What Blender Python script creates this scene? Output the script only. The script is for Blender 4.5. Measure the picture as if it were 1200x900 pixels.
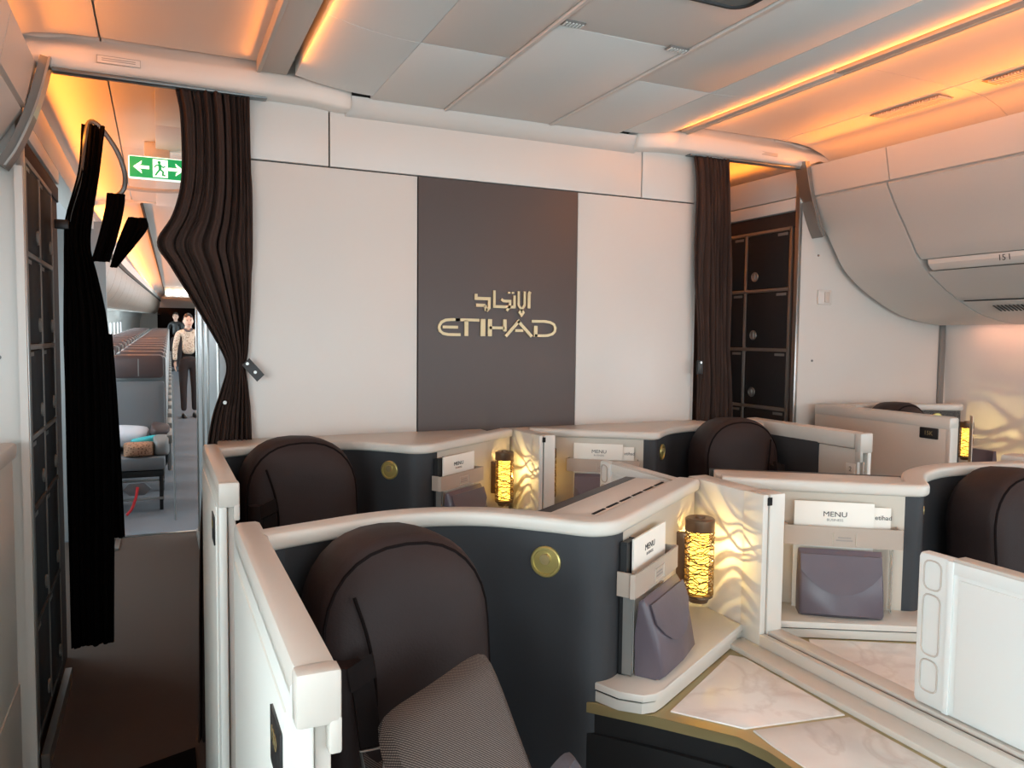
import bpy, bmesh, math, random
from mathutils import Vector, Matrix
random.seed(7)
for o in list(bpy.data.objects): bpy.data.objects.remove(o)
S = bpy.context.scene
COL = S.collection
pi = math.pi

# ------------------------------------------------------------------ camera, world, light, exposure
CAM = Vector((0, 0, 1.5))
YAW, PIT, ROL, FPX = 0.428216413, 0.0590641767, -0.0104152916, 908.3
f_ = Vector((math.sin(YAW)*math.cos(PIT), math.cos(YAW)*math.cos(PIT), -math.sin(PIT)))
r_ = Vector((math.cos(YAW), -math.sin(YAW), 0)); d_ = f_.cross(r_)
r2 = r_*math.cos(ROL)+d_*math.sin(ROL); d2 = -r_*math.sin(ROL)+d_*math.cos(ROL)
cd = bpy.data.cameras.new('camera'); cam = bpy.data.objects.new('camera', cd); COL.objects.link(cam)
cam.matrix_world = Matrix(((r2.x, -d2.x, -f_.x, CAM.x), (r2.y, -d2.y, -f_.y, CAM.y), (r2.z, -d2.z, -f_.z, CAM.z), (0, 0, 0, 1)))
cd.sensor_width = 36; cd.sensor_fit = 'HORIZONTAL'; cd.lens = FPX*36/1200; cd.clip_start = .02
S.camera = cam

w = bpy.data.worlds.new('world'); S.world = w; w.use_nodes = True
w.node_tree.nodes['Background'].inputs[0].default_value = (.78, .91, .98, 1)
w.node_tree.nodes['Background'].inputs[1].default_value = 0.55

def area(name, loc, direction, sx, sy, power, col, spread=pi):
    l = bpy.data.lights.new(name, 'AREA'); l.shape = 'RECTANGLE'; l.size = sx; l.size_y = sy
    l.energy = power; l.color = col; l.spread = spread
    o = bpy.data.objects.new(name, l); COL.objects.link(o); o.location = loc
    o.rotation_euler = Vector(direction).to_track_quat('-Z', 'Y').to_euler()
    if abs(Vector(direction).normalized().z) < .999:
        q = Vector(direction).to_track_quat('-Z', 'Y'); o.rotation_euler = q.to_euler()
    return o
def strip(name, p0, p1, direction, width, power, col, spread=pi):
    """long LED strip from p0 to p1 (along y) shining along direction"""
    p0 = Vector(p0); p1 = Vector(p1); d = Vector(direction).normalized(); y = (p1-p0).normalized()
    l = bpy.data.lights.new(name, 'AREA'); l.shape = 'RECTANGLE'; l.size = width; l.size_y = (p1-p0).length
    l.energy = power; l.color = col; l.spread = spread
    o = bpy.data.objects.new(name, l); COL.objects.link(o)
    z = -d; x = y.cross(z).normalized(); z = x.cross(y)
    m = Matrix((x, y, z)).transposed().to_4x4(); m.translation = (p0+p1)/2
    o.matrix_world = m
    return o
ORANGE = (1, .27, .025)
DAY = (.75, .91, .985)
# daylight through the cabin windows, left and right, plus a broad fill added behind the camera
area('window_daylight', (-1.45, .2, 1.45), (1, .1, -.05), 4.6, .5, 118, DAY)
area('window_daylight', (4.0, .2, 1.45), (-1, .1, -.05), 4.6, .4, 55, DAY)
area('forward_fill', (1.2, -2.6, 1.35), (0, 1, .16), 4.8, 1.9, 86, (.80, .93, .985))  # added fill lamp, tilted up to brighten the ceiling
# amber cove strips on the bins, and strips behind the ceiling rails
for x_, sx_, pw_ in ((2.972, -1, 10.5), (-.362, 1, 7.5)):
    strip('cove_strip', (x_, -2, 2.376), (x_, 2.93, 2.376), (sx_, 0, .30), .016, pw_, ORANGE, 1.7)
    strip('cove_strip', (x_, -2, 2.370), (x_, 2.93, 2.370), (-sx_*.45, 0, 1), .012, 2.6, ORANGE)
strip('cove_strip', (2.972, 3.05, 2.372), (2.972, 6, 2.372), (-.6, 0, 1), .016, 6, ORANGE)
strip('cove_strip', (-.362, 3.05, 2.372), (-.362, 6.3, 2.372), (.9, 0, .4), .016, 12, ORANGE)
eco_lights = [strip('cove_strip', (-.40, 6.5, 2.37), (-.40, 40, 2.37), (.9, 0, .5), .016, 300, ORANGE)]
strip('rail_strip', (2.150, -2, 2.420), (2.150, 2.88, 2.420), (-1, 0, .12), .005, 7, ORANGE)
strip('rail_strip', (.446, -2, 2.420), (.446, 2.75, 2.420), (1, 0, .12), .005, 3, ORANGE)
strip('rail_strip', (2.211, -2, 2.452), (2.211, 2.9, 2.452), (1, 0, .40), .010, 12, ORANGE, 1.6)
strip('rail_strip', (.322, -2, 2.452), (.322, 2.9, 2.452), (-1, 0, .22), .010, 2.2, ORANGE, 1.9)
strip('sidewall_strip', (3.96, -1, 1.588), (3.96, 2.8, 1.588), (.35, 0, -1), .015, 5, (1, .42, .24))
# economy: daylight through its windows
eco_lights.append(area('economy_daylight', (-1.3, 17, 1.35), (1, 0, -.05), 22, .6, 380, DAY))
eco_lights.append(area('economy_daylight', (2.4, 17, 1.5), (-1, 0, -.1), 22, .7, 240, DAY))
area('galley_door_daylight', (-1.3, 5.0, 1.3), (1, .2, -.2), 1.6, 1.3, 30, DAY)
eco_lights.append(area('economy_ceiling_light', (.35, 15, 2.42), (0, 0, -1), .4, 16, 24, (1, .84, .68)))
S.view_settings.view_transform = 'Standard'; S.view_settings.look = 'None'
S.view_settings.gamma = 1; S.view_settings.use_curve_mapping = False
S.view_settings.exposure = 0.07

# ------------------------------------------------------------------ materials
def lin(c):
    return tuple((x/255/12.92 if x/255 <= .04045 else ((x/255+.055)/1.055)**2.4) for x in c)
def mat(name, rgb, rough=.5, metal=0, noise=0, nscale=40, bump=0, bscale=200, spec=.5, coat=0):
    m = bpy.data.materials.new(name); m.use_nodes = True; nt = m.node_tree; b = nt.nodes['Principled BSDF']
    c = lin(rgb); b.inputs['Base Color'].default_value = (*c, 1)
    b.inputs['Roughness'].default_value = rough; b.inputs['Metallic'].default_value = metal
    b.inputs['Specular IOR Level'].default_value = spec; b.inputs['Coat Weight'].default_value = coat
    tc = nt.nodes.new('ShaderNodeTexCoord')
    if noise:
        n = nt.nodes.new('ShaderNodeTexNoise'); n.inputs['Scale'].default_value = nscale; n.inputs['Detail'].default_value = 5
        nt.links.new(tc.outputs['Object'], n.inputs['Vector'])
        mx = nt.nodes.new('ShaderNodeMix'); mx.data_type = 'RGBA'
        mx.inputs[6].default_value = (*[x*(1-noise) for x in c], 1); mx.inputs[7].default_value = (*[min(1, x*(1+noise)) for x in c], 1)
        nt.links.new(n.outputs['Fac'], mx.inputs[0]); nt.links.new(mx.outputs[2], b.inputs['Base Color'])
    if bump:
        n = nt.nodes.new('ShaderNodeTexNoise'); n.inputs['Scale'].default_value = bscale; n.inputs['Detail'].default_value = 3
        nt.links.new(tc.outputs['Object'], n.inputs['Vector'])
        bp = nt.nodes.new('ShaderNodeBump'); bp.inputs['Strength'].default_value = bump; bp.inputs['Distance'].default_value = .002
        nt.links.new(n.outputs['Fac'], bp.inputs['Height']); nt.links.new(bp.outputs['Normal'], b.inputs['Normal'])
    return m
def emis(name, rgb, strength):
    m = bpy.data.materials.new(name); m.use_nodes = True; b = m.node_tree.nodes['Principled BSDF']
    b.inputs['Base Color'].default_value = (*lin(rgb), 1); b.inputs['Emission Color'].default_value = (*lin(rgb), 1)
    b.inputs['Emission Strength'].default_value = strength
    return m
M = {}
M['wall'] = mat('wall_laminate', (210, 206, 200), .35, noise=.03, nscale=3, bump=.04, bscale=500)
M['groove'] = mat('groove_dark', (70, 66, 62), .8)
M['ceiling'] = mat('ceiling_panel_paint', (226, 230, 228), .55, bump=.03, bscale=600)
M['aisle_ceiling'] = mat('aisle_ceiling_paint', (222, 216, 208), .5, bump=.03, bscale=600)
M['white_trim'] = mat('white_trim', (226, 226, 222), .4)
M['rail'] = mat('ceiling_rail', (196, 186, 176), .45)
M['bin'] = mat('bin_plastic', (206, 201, 194), .42, bump=.03, bscale=700)
M['eco_bin'] = mat('economy_bin_beige', (158, 140, 126), .5)
M['greytrim'] = mat('grey_edge_trim', (120, 118, 114), .4)
M['track'] = mat('curtain_track_metal', (120, 124, 124), .35, .6)
M['black_panel'] = mat('dark_brown_panel', (84, 75, 73), .5, noise=.05, nscale=4)
M['gold_letter'] = mat('pale_gold_metal', (186, 164, 128), .35, .55)
M['curtain'] = mat('brown_curtain_cloth', (62, 48, 43), .9, noise=.1, nscale=60, bump=.3, bscale=900, spec=.15)
M['black_curtain'] = mat('black_curtain_cloth', (14, 12, 12), .95, spec=.05)  # the curtain's backlit shade is put into this near-black colour
M['carpet'] = mat('brown_carpet', (82, 72, 66), .95, noise=.25, nscale=300, bump=.5, bscale=500, spec=.1)
M['eco_carpet'] = mat('grey_carpet', (112, 116, 122), .95, noise=.2, nscale=200, spec=.1)
M['shell'] = mat('suite_beige_plastic', (206, 199, 189), .38, bump=.05, bscale=900)
M['door_white'] = mat('door_offwhite_plastic', (224, 223, 215), .35, bump=.03, bscale=900)
M['divider'] = mat('divider_white_plastic', (232, 234, 230), .32, bump=.02, bscale=900)
M['recess'] = mat('recess_beige_laminate', (198, 187, 172), .4)
M['dark_shell'] = mat('charcoal_padding', (45, 46, 49), .62, noise=.08, nscale=200, bump=.1, bscale=900)
M['leather'] = mat('aubergine_leather', (44, 33, 32), .6, spec=.3, noise=.1, nscale=30, bump=.25, bscale=260)
M['piping'] = mat('dark_piping', (26, 21, 21), .95, spec=.05)
M['belt'] = mat('black_webbing', (31, 27, 27), .8, bump=.3, bscale=900, spec=.1)
M['steel'] = mat('brushed_steel', (176, 174, 170), .28, .9)
M['gold'] = mat('champagne_gold_trim', (176, 158, 112), .35, .6)
M['brass'] = mat('brass_disc', (206, 188, 118), .3, .75)
M['black'] = mat('black_plastic', (30, 30, 31), .42)
M['blackgloss'] = mat('black_gloss', (18, 18, 19), .18)
M['slot'] = mat('slot_black', (10, 9, 9), .9)
M['bronze'] = mat('lamp_bronze', (120, 96, 76), .35, .8)
M['lattice'] = mat('lamp_lattice', (120, 94, 54), .35, .7)
M['glow'] = emis('lamp_glow', (255, 204, 84), 3.0)
M['paper'] = mat('white_card', (240, 233, 222), .7)
M['ink'] = mat('printed_ink', (70, 66, 64), .8)
M['inkgrey'] = mat('printed_grey', (150, 144, 138), .8)
M['band'] = mat('taupe_leather_strap', (176, 160, 146), .5, bump=.1, bscale=500)
M['kit'] = mat('plum_grey_satin', (94, 84, 92), .38, noise=.12, nscale=14, bump=.15, bscale=60)
M['locker'] = mat('locker_door_dark', (40, 39, 40), .6, spec=.2)
M['vent'] = mat('vent_brown', (150, 128, 108), .6)
M['locker_wood'] = mat('locker_frame_brown', (62, 48, 43), .7, noise=.1, nscale=20, spec=.15)
M['eco_grey'] = mat('economy_seat_grey', (112, 116, 120), .8, bump=.2, bscale=400)
M['eco_brown'] = mat('economy_headrest_leather', (84, 70, 70), .5)
M['eco_shell'] = mat('economy_seat_shell', (140, 142, 142), .5)
M['green'] = emis('exit_green', (20, 150, 84), .9)
M['signwhite'] = emis('exit_white', (240, 255, 246), 1.0)
M['skin'] = mat('skin', (222, 180, 158), .5)
M['hair'] = mat('black_hair', (28, 23, 22), .45)
M['trousers'] = mat('dark_brown_trousers', (50, 40, 40), .85)
M['blue'] = mat('turquoise_packet', (70, 190, 200), .4)
M['pillow'] = mat('white_pillow', (226, 226, 234), .85)
M['lips'] = mat('lips', (190, 110, 100), .5)
M['red'] = mat('red_strap', (200, 30, 40), .6)
M['glass'] = mat('clear_acrylic', (230, 226, 220), .05)
M['glass'].node_tree.nodes['Principled BSDF'].inputs['Transmission Weight'].default_value = .9
M['winglow'] = emis('window_daylight_pane', (232, 240, 250), 1.6)
M['readlight'] = emis('reading_light', (255, 246, 230), 5)

def node_mat(name, rough, build):
    m = bpy.data.materials.new(name); m.use_nodes = True; nt = m.node_tree; b = nt.nodes['Principled BSDF']
    b.inputs['Roughness'].default_value = rough
    tc = nt.nodes.new('ShaderNodeTexCoord'); build(nt, b, tc); return m
def ramp(nt, stops):
    r = nt.nodes.new('ShaderNodeValToRGB'); e = r.color_ramp.elements
    while len(e) < len(stops): e.new(.5)
    for el, (p, c) in zip(e, stops): el.position = p; el.color = (*lin(c), 1)
    return r
def b_marble(nt, b, tc):
    n = nt.nodes.new('ShaderNodeTexNoise'); n.inputs['Scale'].default_value = 5; n.inputs['Detail'].default_value = 8; n.inputs['Distortion'].default_value = 1.2
    r = ramp(nt, [(.3, (232, 226, 220)), (.5, (238, 232, 226)), (.56, (226, 217, 210)), (.62, (239, 233, 227))])
    nt.links.new(tc.outputs['Object'], n.inputs['Vector']); nt.links.new(n.outputs['Fac'], r.inputs[0]); nt.links.new(r.outputs[0], b.inputs['Base Color'])
M['marble'] = node_mat('pale_marble', .16, b_marble)
def b_herring(nt, b, tc):
    # woven herringbone: two diagonal wave sets switched by a checker of columns
    mp = nt.nodes.new('ShaderNodeMapping'); nt.links.new(tc.outputs['Object'], mp.inputs[0])
    w1 = nt.nodes.new('ShaderNodeTexWave'); w1.bands_direction = 'DIAGONAL'; w1.inputs['Scale'].default_value = 130; w1.inputs['Distortion'].default_value = .6
    nt.links.new(mp.outputs[0], w1.inputs['Vector'])
    w2 = nt.nodes.new('ShaderNodeTexWave'); w2.bands_direction = 'X'; w2.inputs['Scale'].default_value = 240; w2.inputs['Distortion'].default_value = 1.5
    nt.links.new(mp.outputs[0], w2.inputs['Vector'])
    mx = nt.nodes.new('ShaderNodeMath'); mx.operation = 'MULTIPLY'
    nt.links.new(w1.outputs['Fac'], mx.inputs[0]); nt.links.new(w2.outputs['Fac'], mx.inputs[1])
    r = ramp(nt, [(.05, (48, 43, 42)), (.6, (146, 136, 130))])
    nt.links.new(mx.outputs[0], r.inputs[0]); nt.links.new(r.outputs[0], b.inputs['Base Color'])
    b.inputs['Specular IOR Level'].default_value = .15
M['herring'] = node_mat('herringbone_weave', .9, b_herring)
def b_shirt(nt, b, tc):
    v = nt.nodes.new('ShaderNodeTexVoronoi'); v.inputs['Scale'].default_value = 40
    r = ramp(nt, [(.2, (170, 140, 116)), (.5, (224, 206, 186))])
    nt.links.new(tc.outputs['Object'], v.inputs['Vector']); nt.links.new(v.outputs['Distance'], r.inputs[0]); nt.links.new(r.outputs[0], b.inputs['Base Color'])
M['shirt'] = node_mat('patterned_beige_shirt', .8, b_shirt)
def b_brownbl(nt, b, tc):
    v = nt.nodes.new('ShaderNodeTexVoronoi'); v.inputs['Scale'].default_value = 60
    r = ramp(nt, [(.2, (96, 66, 50)), (.5, (170, 130, 104))])
    nt.links.new(tc.outputs['Object'], v.inputs['Vector']); nt.links.new(v.outputs['Distance'], r.inputs[0]); nt.links.new(r.outputs[0], b.inputs['Base Color'])
M['brown_print'] = node_mat('brown_printed_cloth', .8, b_brownbl)

# ------------------------------------------------------------------ object helpers
def thing(name, label, cat, loc=(0, 0, 0), group=None):
    o = bpy.data.objects.new(name, None); COL.objects.link(o); o.location = loc; o.empty_display_size = .05
    o['label'] = label; o['category'] = cat
    if group: o['group'] = group
    return o
def wloc(o):
    v = Vector((0, 0, 0))
    while o: v += o.location; o = o.parent
    return v
def part(name, bm, m, parent=None, ang=35, mods=None, label=None, kind=None):
    if parent is not None:
        off = wloc(parent); bmesh.ops.translate(bm, verts=bm.verts, vec=-off)
    bmesh.ops.recalc_face_normals(bm, faces=bm.faces)
    me = bpy.data.meshes.new(name); bm.to_mesh(me); bm.free()
    for p in me.polygons: p.use_smooth = True
    me.set_sharp_from_angle(angle=math.radians(ang))
    me.materials.append(M[m] if isinstance(m, str) else m)
    o = bpy.data.objects.new(name, me); COL.objects.link(o)
    if parent is not None: o.parent = parent
    if label: o['label'] = label
    if kind: o['kind'] = kind
    for mo in mods or []:
        md = o.modifiers.new(mo[0], mo[1])
        for k, v in mo[2].items(): setattr(md, k, v)
    return o
def struct(name, bm, m, parent=None, **k):
    return part(name, bm, m, parent, kind='structure' if parent is None else None, **k)
def single(name, label, cat, bm, m, group=None, **k):
    o = part(name, bm, m, None, **k); o['label'] = label; o['category'] = cat
    if group: o['group'] = group
    # put the origin at the base of the mesh
    vs = [v.co for v in o.data.vertices]
    c = Vector(((min(v.x for v in vs)+max(v.x for v in vs))/2, (min(v.y for v in vs)+max(v.y for v in vs))/2, min(v.z for v in vs)))
    o.data.transform(Matrix.Translation(-c)); o.location = c
    return o
def copy_tree(o, delta=(0, 0, 0), label=None, parent=None):
    c = o.copy(); COL.objects.link(c)
    if parent is None:
        c.location = o.location+Vector(delta)
        if label: c['label'] = label
    else: c.parent = parent
    for ch in list(o.children): copy_tree(ch, parent=c)
    return c

def NB(): return bmesh.new()
def box(bm, x0, x1, y0, y1, z0, z1, bev=0):
    r = bmesh.ops.create_cube(bm, size=1)
    for v in r['verts']:
        v.co = Vector((x0+(v.co.x+.5)*(x1-x0), y0+(v.co.y+.5)*(y1-y0), z0+(v.co.z+.5)*(z1-z0)))
    if bev:
        es = list({e for v in r['verts'] for e in v.link_edges})
        bmesh.ops.bevel(bm, geom=es, offset=bev, segments=2, affect='EDGES', profile=.5)
    return bm
def obox(bm, c, u, n, su, sn, sz, bev=0):
    """box centred at c, extents su along u, sn along n, sz along z (u, n horizontal 2D unit vectors)"""
    r = bmesh.ops.create_cube(bm, size=1)
    for v in r['verts']:
        p = v.co.copy()
        v.co = Vector((c[0]+u[0]*p.x*su+n[0]*p.y*sn, c[1]+u[1]*p.x*su+n[1]*p.y*sn, c[2]+p.z*sz))
    if bev:
        es = list({e for v in r['verts'] for e in v.link_edges})
        bmesh.ops.bevel(bm, geom=es, offset=bev, segments=2, affect='EDGES', profile=.5)
    return bm
def prism(bm, pts, z0, z1, bev=0):
    lo = [bm.verts.new((p[0], p[1], z0)) for p in pts]; hi = [bm.verts.new((p[0], p[1], z1)) for p in pts]
    fs = [bm.faces.new(lo[::-1]), bm.faces.new(hi)]
    n = len(pts)
    for i in range(n): fs.append(bm.faces.new((lo[i], lo[(i+1) % n], hi[(i+1) % n], hi[i])))
    if bev:
        es = [e for e in {e for v in hi for e in v.link_edges} if all(v in hi for v in e.verts)]
        bmesh.ops.bevel(bm, geom=es, offset=bev, segments=2, affect='EDGES', profile=.5)
    return bm
def prism_axis(bm, pts, a0, a1, axis='y'):
    """extrude a 2D outline: axis y -> pts are (x,z); axis x -> pts are (y,z)"""
    f = (lambda p, a: (p[0], a, p[1])) if axis == 'y' else (lambda p, a: (a, p[0], p[1]))
    A = [bm.verts.new(f(p, a0)) for p in pts]; B = [bm.verts.new(f(p, a1)) for p in pts]
    bm.faces.new(A); bm.faces.new(B[::-1]); n = len(pts)
    for i in range(n): bm.faces.new((A[i], B[i], B[(i+1) % n], A[(i+1) % n]))
    return bm
def loft(bm, rings, closed=True, caps=True):
    R_ = [[bm.verts.new(p) for p in r] for r in rings]; n = len(R_[0])
    for a, b in zip(R_, R_[1:]):
        for i in range(n if closed else n-1):
            j = (i+1) % n
            bm.faces.new((a[i], a[j], b[j], b[i]))
    if caps and closed:
        bm.faces.new(R_[0][::-1]); bm.faces.new(R_[-1])
    return bm
def catmull(pts, n=6):
    out = []; P_ = [Vector(p) for p in pts]
    P_ = [2*P_[0]-P_[1]]+P_+[2*P_[-1]-P_[-2]]
    for i in range(1, len(P_)-2):
        for k in range(n):
            t = k/n; a, b, c, d = P_[i-1], P_[i], P_[i+1], P_[i+2]
            out.append(.5*((2*b)+(c-a)*t+(2*a-5*b+4*c-d)*t*t+(-a+3*b-3*c+d)*t**3))
    out.append(P_[-2]); return out
def tube(bm, pts, r, seg=8, closed=False):
    pts = [Vector(p) for p in pts]; rings = []; n = len(pts); up = Vector((0, 0, 1)); prev = None
    for i, p in enumerate(pts):
        t = (pts[(i+1) % n]-pts[i-1]) if closed else (pts[min(i+1, n-1)]-pts[max(i-1, 0)])
        t.normalize()
        if prev is None:
            a = t.cross(up)
            if a.length < .1: a = t.cross(Vector((1, 0, 0)))
        else: a = prev-t*prev.dot(t)
        a.normalize(); prev = a; b = t.cross(a)
        rr = r[i] if isinstance(r, (list, tuple)) else r
        rings.append([p+a*math.cos(2*pi*k/seg)*rr+b*math.sin(2*pi*k/seg)*rr for k in range(seg)])
    if closed: rings.append(rings[0]); return loft(bm, rings, caps=False)
    return loft(bm, rings)
def sweep_plan(bm, path, prof, sg=1):
    """path: 2D plan points; prof: closed list of (d,z), d along the front normal"""
    rings = []; n = len(path)
    for i, p in enumerate(path):
        t = Vector((path[min(i+1, n-1)][0]-path[max(i-1, 0)][0], path[min(i+1, n-1)][1]-path[max(i-1, 0)][1])).normalized()
        nx, ny = t.y*sg, -t.x*sg
        rings.append([(p[0]+nx*d, p[1]+ny*d, z) for d, z in prof])
    return loft(bm, rings)
def lathe(bm, prof, c, seg=24):
    rings = [[(c[0]+r*math.cos(2*pi*k/seg), c[1]+r*math.sin(2*pi*k/seg), c[2]+z) for k in range(seg)] for r, z in prof]
    return loft(bm, rings)
def disc(bm, c, nrm, r, th, seg=24, rim=0):
    nrm = Vector(nrm).normalized(); a = nrm.orthogonal().normalized(); b = nrm.cross(a); c = Vector(c)
    f = lambda rr, h: [c+nrm*h+(a*math.cos(2*pi*k/seg)+b*math.sin(2*pi*k/seg))*rr for k in range(seg)]
    rings = [f(r, 0), f(r, th*.7), f(r*.93, th)]
    if rim: rings += [f(r*.8, th), f(r*.76, th*.6)]
    return loft(bm, rings)
def text(name, s, pos, right, up, size, m, parent, depth=.0004, sx=1):
    cu = bpy.data.curves.new(name, 'FONT'); cu.body = s; cu.size = size; cu.extrude = depth; cu.align_x = 'CENTER'; cu.align_y = 'CENTER'; cu.resolution_u = 3
    tmp = bpy.data.objects.new(name, cu); COL.objects.link(tmp)
    me = bpy.data.meshes.new_from_object(tmp); bpy.data.objects.remove(tmp); bpy.data.curves.remove(cu)
    right = Vector(right).normalized(); up = Vector(up).normalized(); n = right.cross(up)
    mt = Matrix((right*sx, up, n)).transposed().to_4x4(); mt.translation = Vector(pos)-(wloc(parent) if parent else Vector())
    me.transform(mt); me.materials.append(M[m]); me.name = name
    o = bpy.data.objects.new(name, me); COL.objects.link(o)
    if parent: o.parent = parent
    return o
def stroke_letter(bm, polys, org, sx, sz, y0, y1):
    for pl in polys:
        prism_axis(bm, [(org[0]+p[0]*sx, org[1]+p[1]*sz) for p in pl], y0, y1, 'y')
def thick(pts, w):
    """polyline -> closed outline with flat vertical width w (2D)"""
    P_ = [Vector(p) for p in pts]; L, R2 = [], []
    for i, p in enumerate(P_):
        if i == 0: t = P_[1]-P_[0]; k = 1
        elif i == len(P_)-1: t = P_[-1]-P_[-2]; k = 1
        else:
            a = (P_[i]-P_[i-1]).normalized(); b = (P_[i+1]-P_[i]).normalized(); t = a+b; k = 1/max(.5, math.cos(a.angle(b)/2))
        t = t.normalized(); n = Vector((-t.y, t.x))*w/2*k
        L.append(p+n); R2.append(p-n)
    return L, R2
def thick_strips(bm, pts, w, org, sx, sz, y0, y1):
    L, R2 = thick(pts, w)
    out = L+R2[::-1]
    prism_axis(bm, [(org[0]+p[0]*sx, org[1]+p[1]*sz) for p in out], y0, y1, 'y')

# ================================================================== SETTING
YW = 3.0            # plane of the bulkhead
# floors
struct('floor', box(NB(), -1.7, 4.3, -2.8, 6.33, -.05, 0), 'carpet')
fe = struct('floor_economy', box(NB(), -2.0, 2.5, 6.33, 40, -.05, 0), 'eco_carpet')
struct('trim_1', box(NB(), -.4, .28, 6.31, 6.35, 0, .006), 'steel')
struct('trim_2', box(NB(), .240, .262, 3.3, 6.2, 0, .05), 'greytrim')
struct('trim_3', box(NB(), -.385, -.36, 3.0, 3.76, .0, .06), 'steel')

# aft bulkhead (front of the centre monument): core plus panels with open joints
wa = struct('wall_aft', box(NB(), .27, 2.31, YW+.012, 6.2, 0, 2.44), 'groove')
g = .003
def wpan(x0, x1, z0, z1, m='wall'):
    return part('panel', box(NB(), x0+g, x1-g, YW, YW+.02, z0+g, z1-g, .002), m, wa)
wpan(.27, .60, 2.14, 2.42); wpan(.60, 2.006, 2.14, 2.42); wpan(2.006, 2.31, 2.14, 2.42)
wpan(.27, .95, 0, 2.14); wpan(1.675, 2.31, 0, 2.14)
part('side_panel', box(NB(), .262, .272, YW+.0, 6.2, 0, 2.44), 'eco_shell', wa)
for y in (3.9, 4.75, 5.3, 6.1):
    part('edge_strip', box(NB(), .25, .266, y, y+.05, 0, 2.4, .003), 'steel', wa)
part('side_panel', box(NB(), 2.308, 2.318, YW, 6.2, 0, 2.44), 'wall', wa)
# moulding between wall and ceiling
struct('trim_4', prism_axis(NB(), [(3.0, 2.335), (2.985, 2.34), (2.97, 2.352), (2.955, 2.372), (2.945, 2.40), (3.0, 2.40)], .66, 1.96, 'x'), 'wall')

# logo panel with letters
lp = thing('sign_panel', 'tall dark brown wall panel carrying pale gold lettering', 'sign', (1.3125, YW, .0))
part('backing', box(NB(), .95+.001, 1.675-.001, YW-.004, YW+.012, 0, 2.137, .001), 'black_panel', lp)
# latin word: six letters in a 0..1 box each (x scale per letter)
zb, zt = 1.507, 1.578; H_ = zt-zb; y0, y1 = YW-.012, YW-.0035
def LET(name, strokes, x0, x1, z0=None, z1=None, w=.16):
    bm = NB(); z0 = zb if z0 is None else z0; z1 = zt if z1 is None else z1
    for s in strokes:
        ww = w
        if isinstance(s, tuple) and isinstance(s[1], float): s, ww = s
        # work in true units so that stroke width is even
        pts = [(x0+p[0]*(x1-x0), z0+p[1]*(z1-z0)) for p in s]
        L, R2 = thick(pts, ww*H_)
        for i in range(len(L)-1):
            prism_axis(bm, [L[i], L[i+1], R2[i+1], R2[i]], y0, y1, 'y')
    return part('letter', bm, 'gold_letter', lp)
arcE = [(1.0, .93), (.62, .93), (.36, .90), (.17, .78), (.08, .60), (.06, .46), (.10, .28), (.24, .13), (.48, .07), (1.02, .07)]
LET('E', [arcE, [(.22, .50), (.90, .50)]], 1.031, 1.128)
LET('T', [[(-.12, .93), (1.06, .93)], ([(.42, .9), (.42, .0)], .24)], 1.118, 1.207)
LET('I', [([(.5, 0), (.5, 1)], .30)], 1.215, 1.243)
LET('H', [([(.12, 0), (.12, 1)], .26), [(.1, .50), (.9, .50)], ([(.92, .3), (.92, 1)], .22)], 1.25, 1.335)
LET('A', [([(-.02, 0), (.52, .98)], .19), ([(.46, .92), (1.0, 0)], .19), [(.34, .36), (.66, .36)]], 1.335, 1.455)
arcD = [(-.06, .93), (.5, .93), (.72, .88), (.88, .75), (.94, .55), (.92, .35), (.82, .18), (.62, .09), (.44, .07), (.06, .07)]
LET('D', [arcD, ([(.10, .0), (.10, .66)], .24)], 1.462, 1.575)
# arabic word, angular kufic strokes, right to left
az0, az1 = 1.607, 1.700
def AL(strokes, w=.17): LET('a', strokes, 1.192, 1.449, az0, az1, w)
AL([[(.965, .22), (.965, .88), (.985, .98)]], .19)                       # alif
AL([[(.885, .98), (.885, .36), (.83, .14), (.775, .36), (.775, .98)], [(.83, .16), (.865, .02), (.83, -.10), (.795, .02), (.83, .16)]], .15)   # lam-alif with its diamond
AL([[(.70, .78), (.70, .26), (.34, .26), (.34, .98)], [(.46, .60), (.50, .52), (.62, .52), (.62, .30)], [(.62, .30), (.56, .08)]], .16)  # te, ha, alif
AL([[(.60, .86), (.60, .94)], [(.67, .86), (.67, .94)]], .17)             # two dots
AL([[(.02, .80), (.02, .60), (.25, .60), (.25, .20), (.20, .06)], [(.02, .30), (.18, .30)], [(.18, .30), (.20, .06)]], .18)  # dal

# ---------- ceiling
ce = struct('ceiling', box(NB(), -1.7, 4.3, -2.8, 6.36, 2.60, 2.64), 'ceiling')
def cpan(pts_or_box, m='ceiling'):
    x0, x1, y0, y1, z = pts_or_box
    return part('panel', box(NB(), x0+.002, x1-.002, y0+.0015, y1-.0015, z, z+.015, .0015), m, ce)
ZC = 2.395
for (x0, x1, ys) in ((.74, 1.036, (-2.6, .9, 2.32, 2.944)), (1.052, 1.502, (-2.6, .55, 2.02, 2.944)), (1.518, 1.84, (-2.6, .9, 2.32, 2.944))):
    for a, b in zip(ys, ys[1:]): cpan((x0, x1, a, b, ZC))
for x in (1.038, 1.504):
    part('seam_strip', box(NB(), x, x+.012, -2.6, 2.942, ZC-.006, ZC+.01, .002), 'white_trim', ce)
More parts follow.
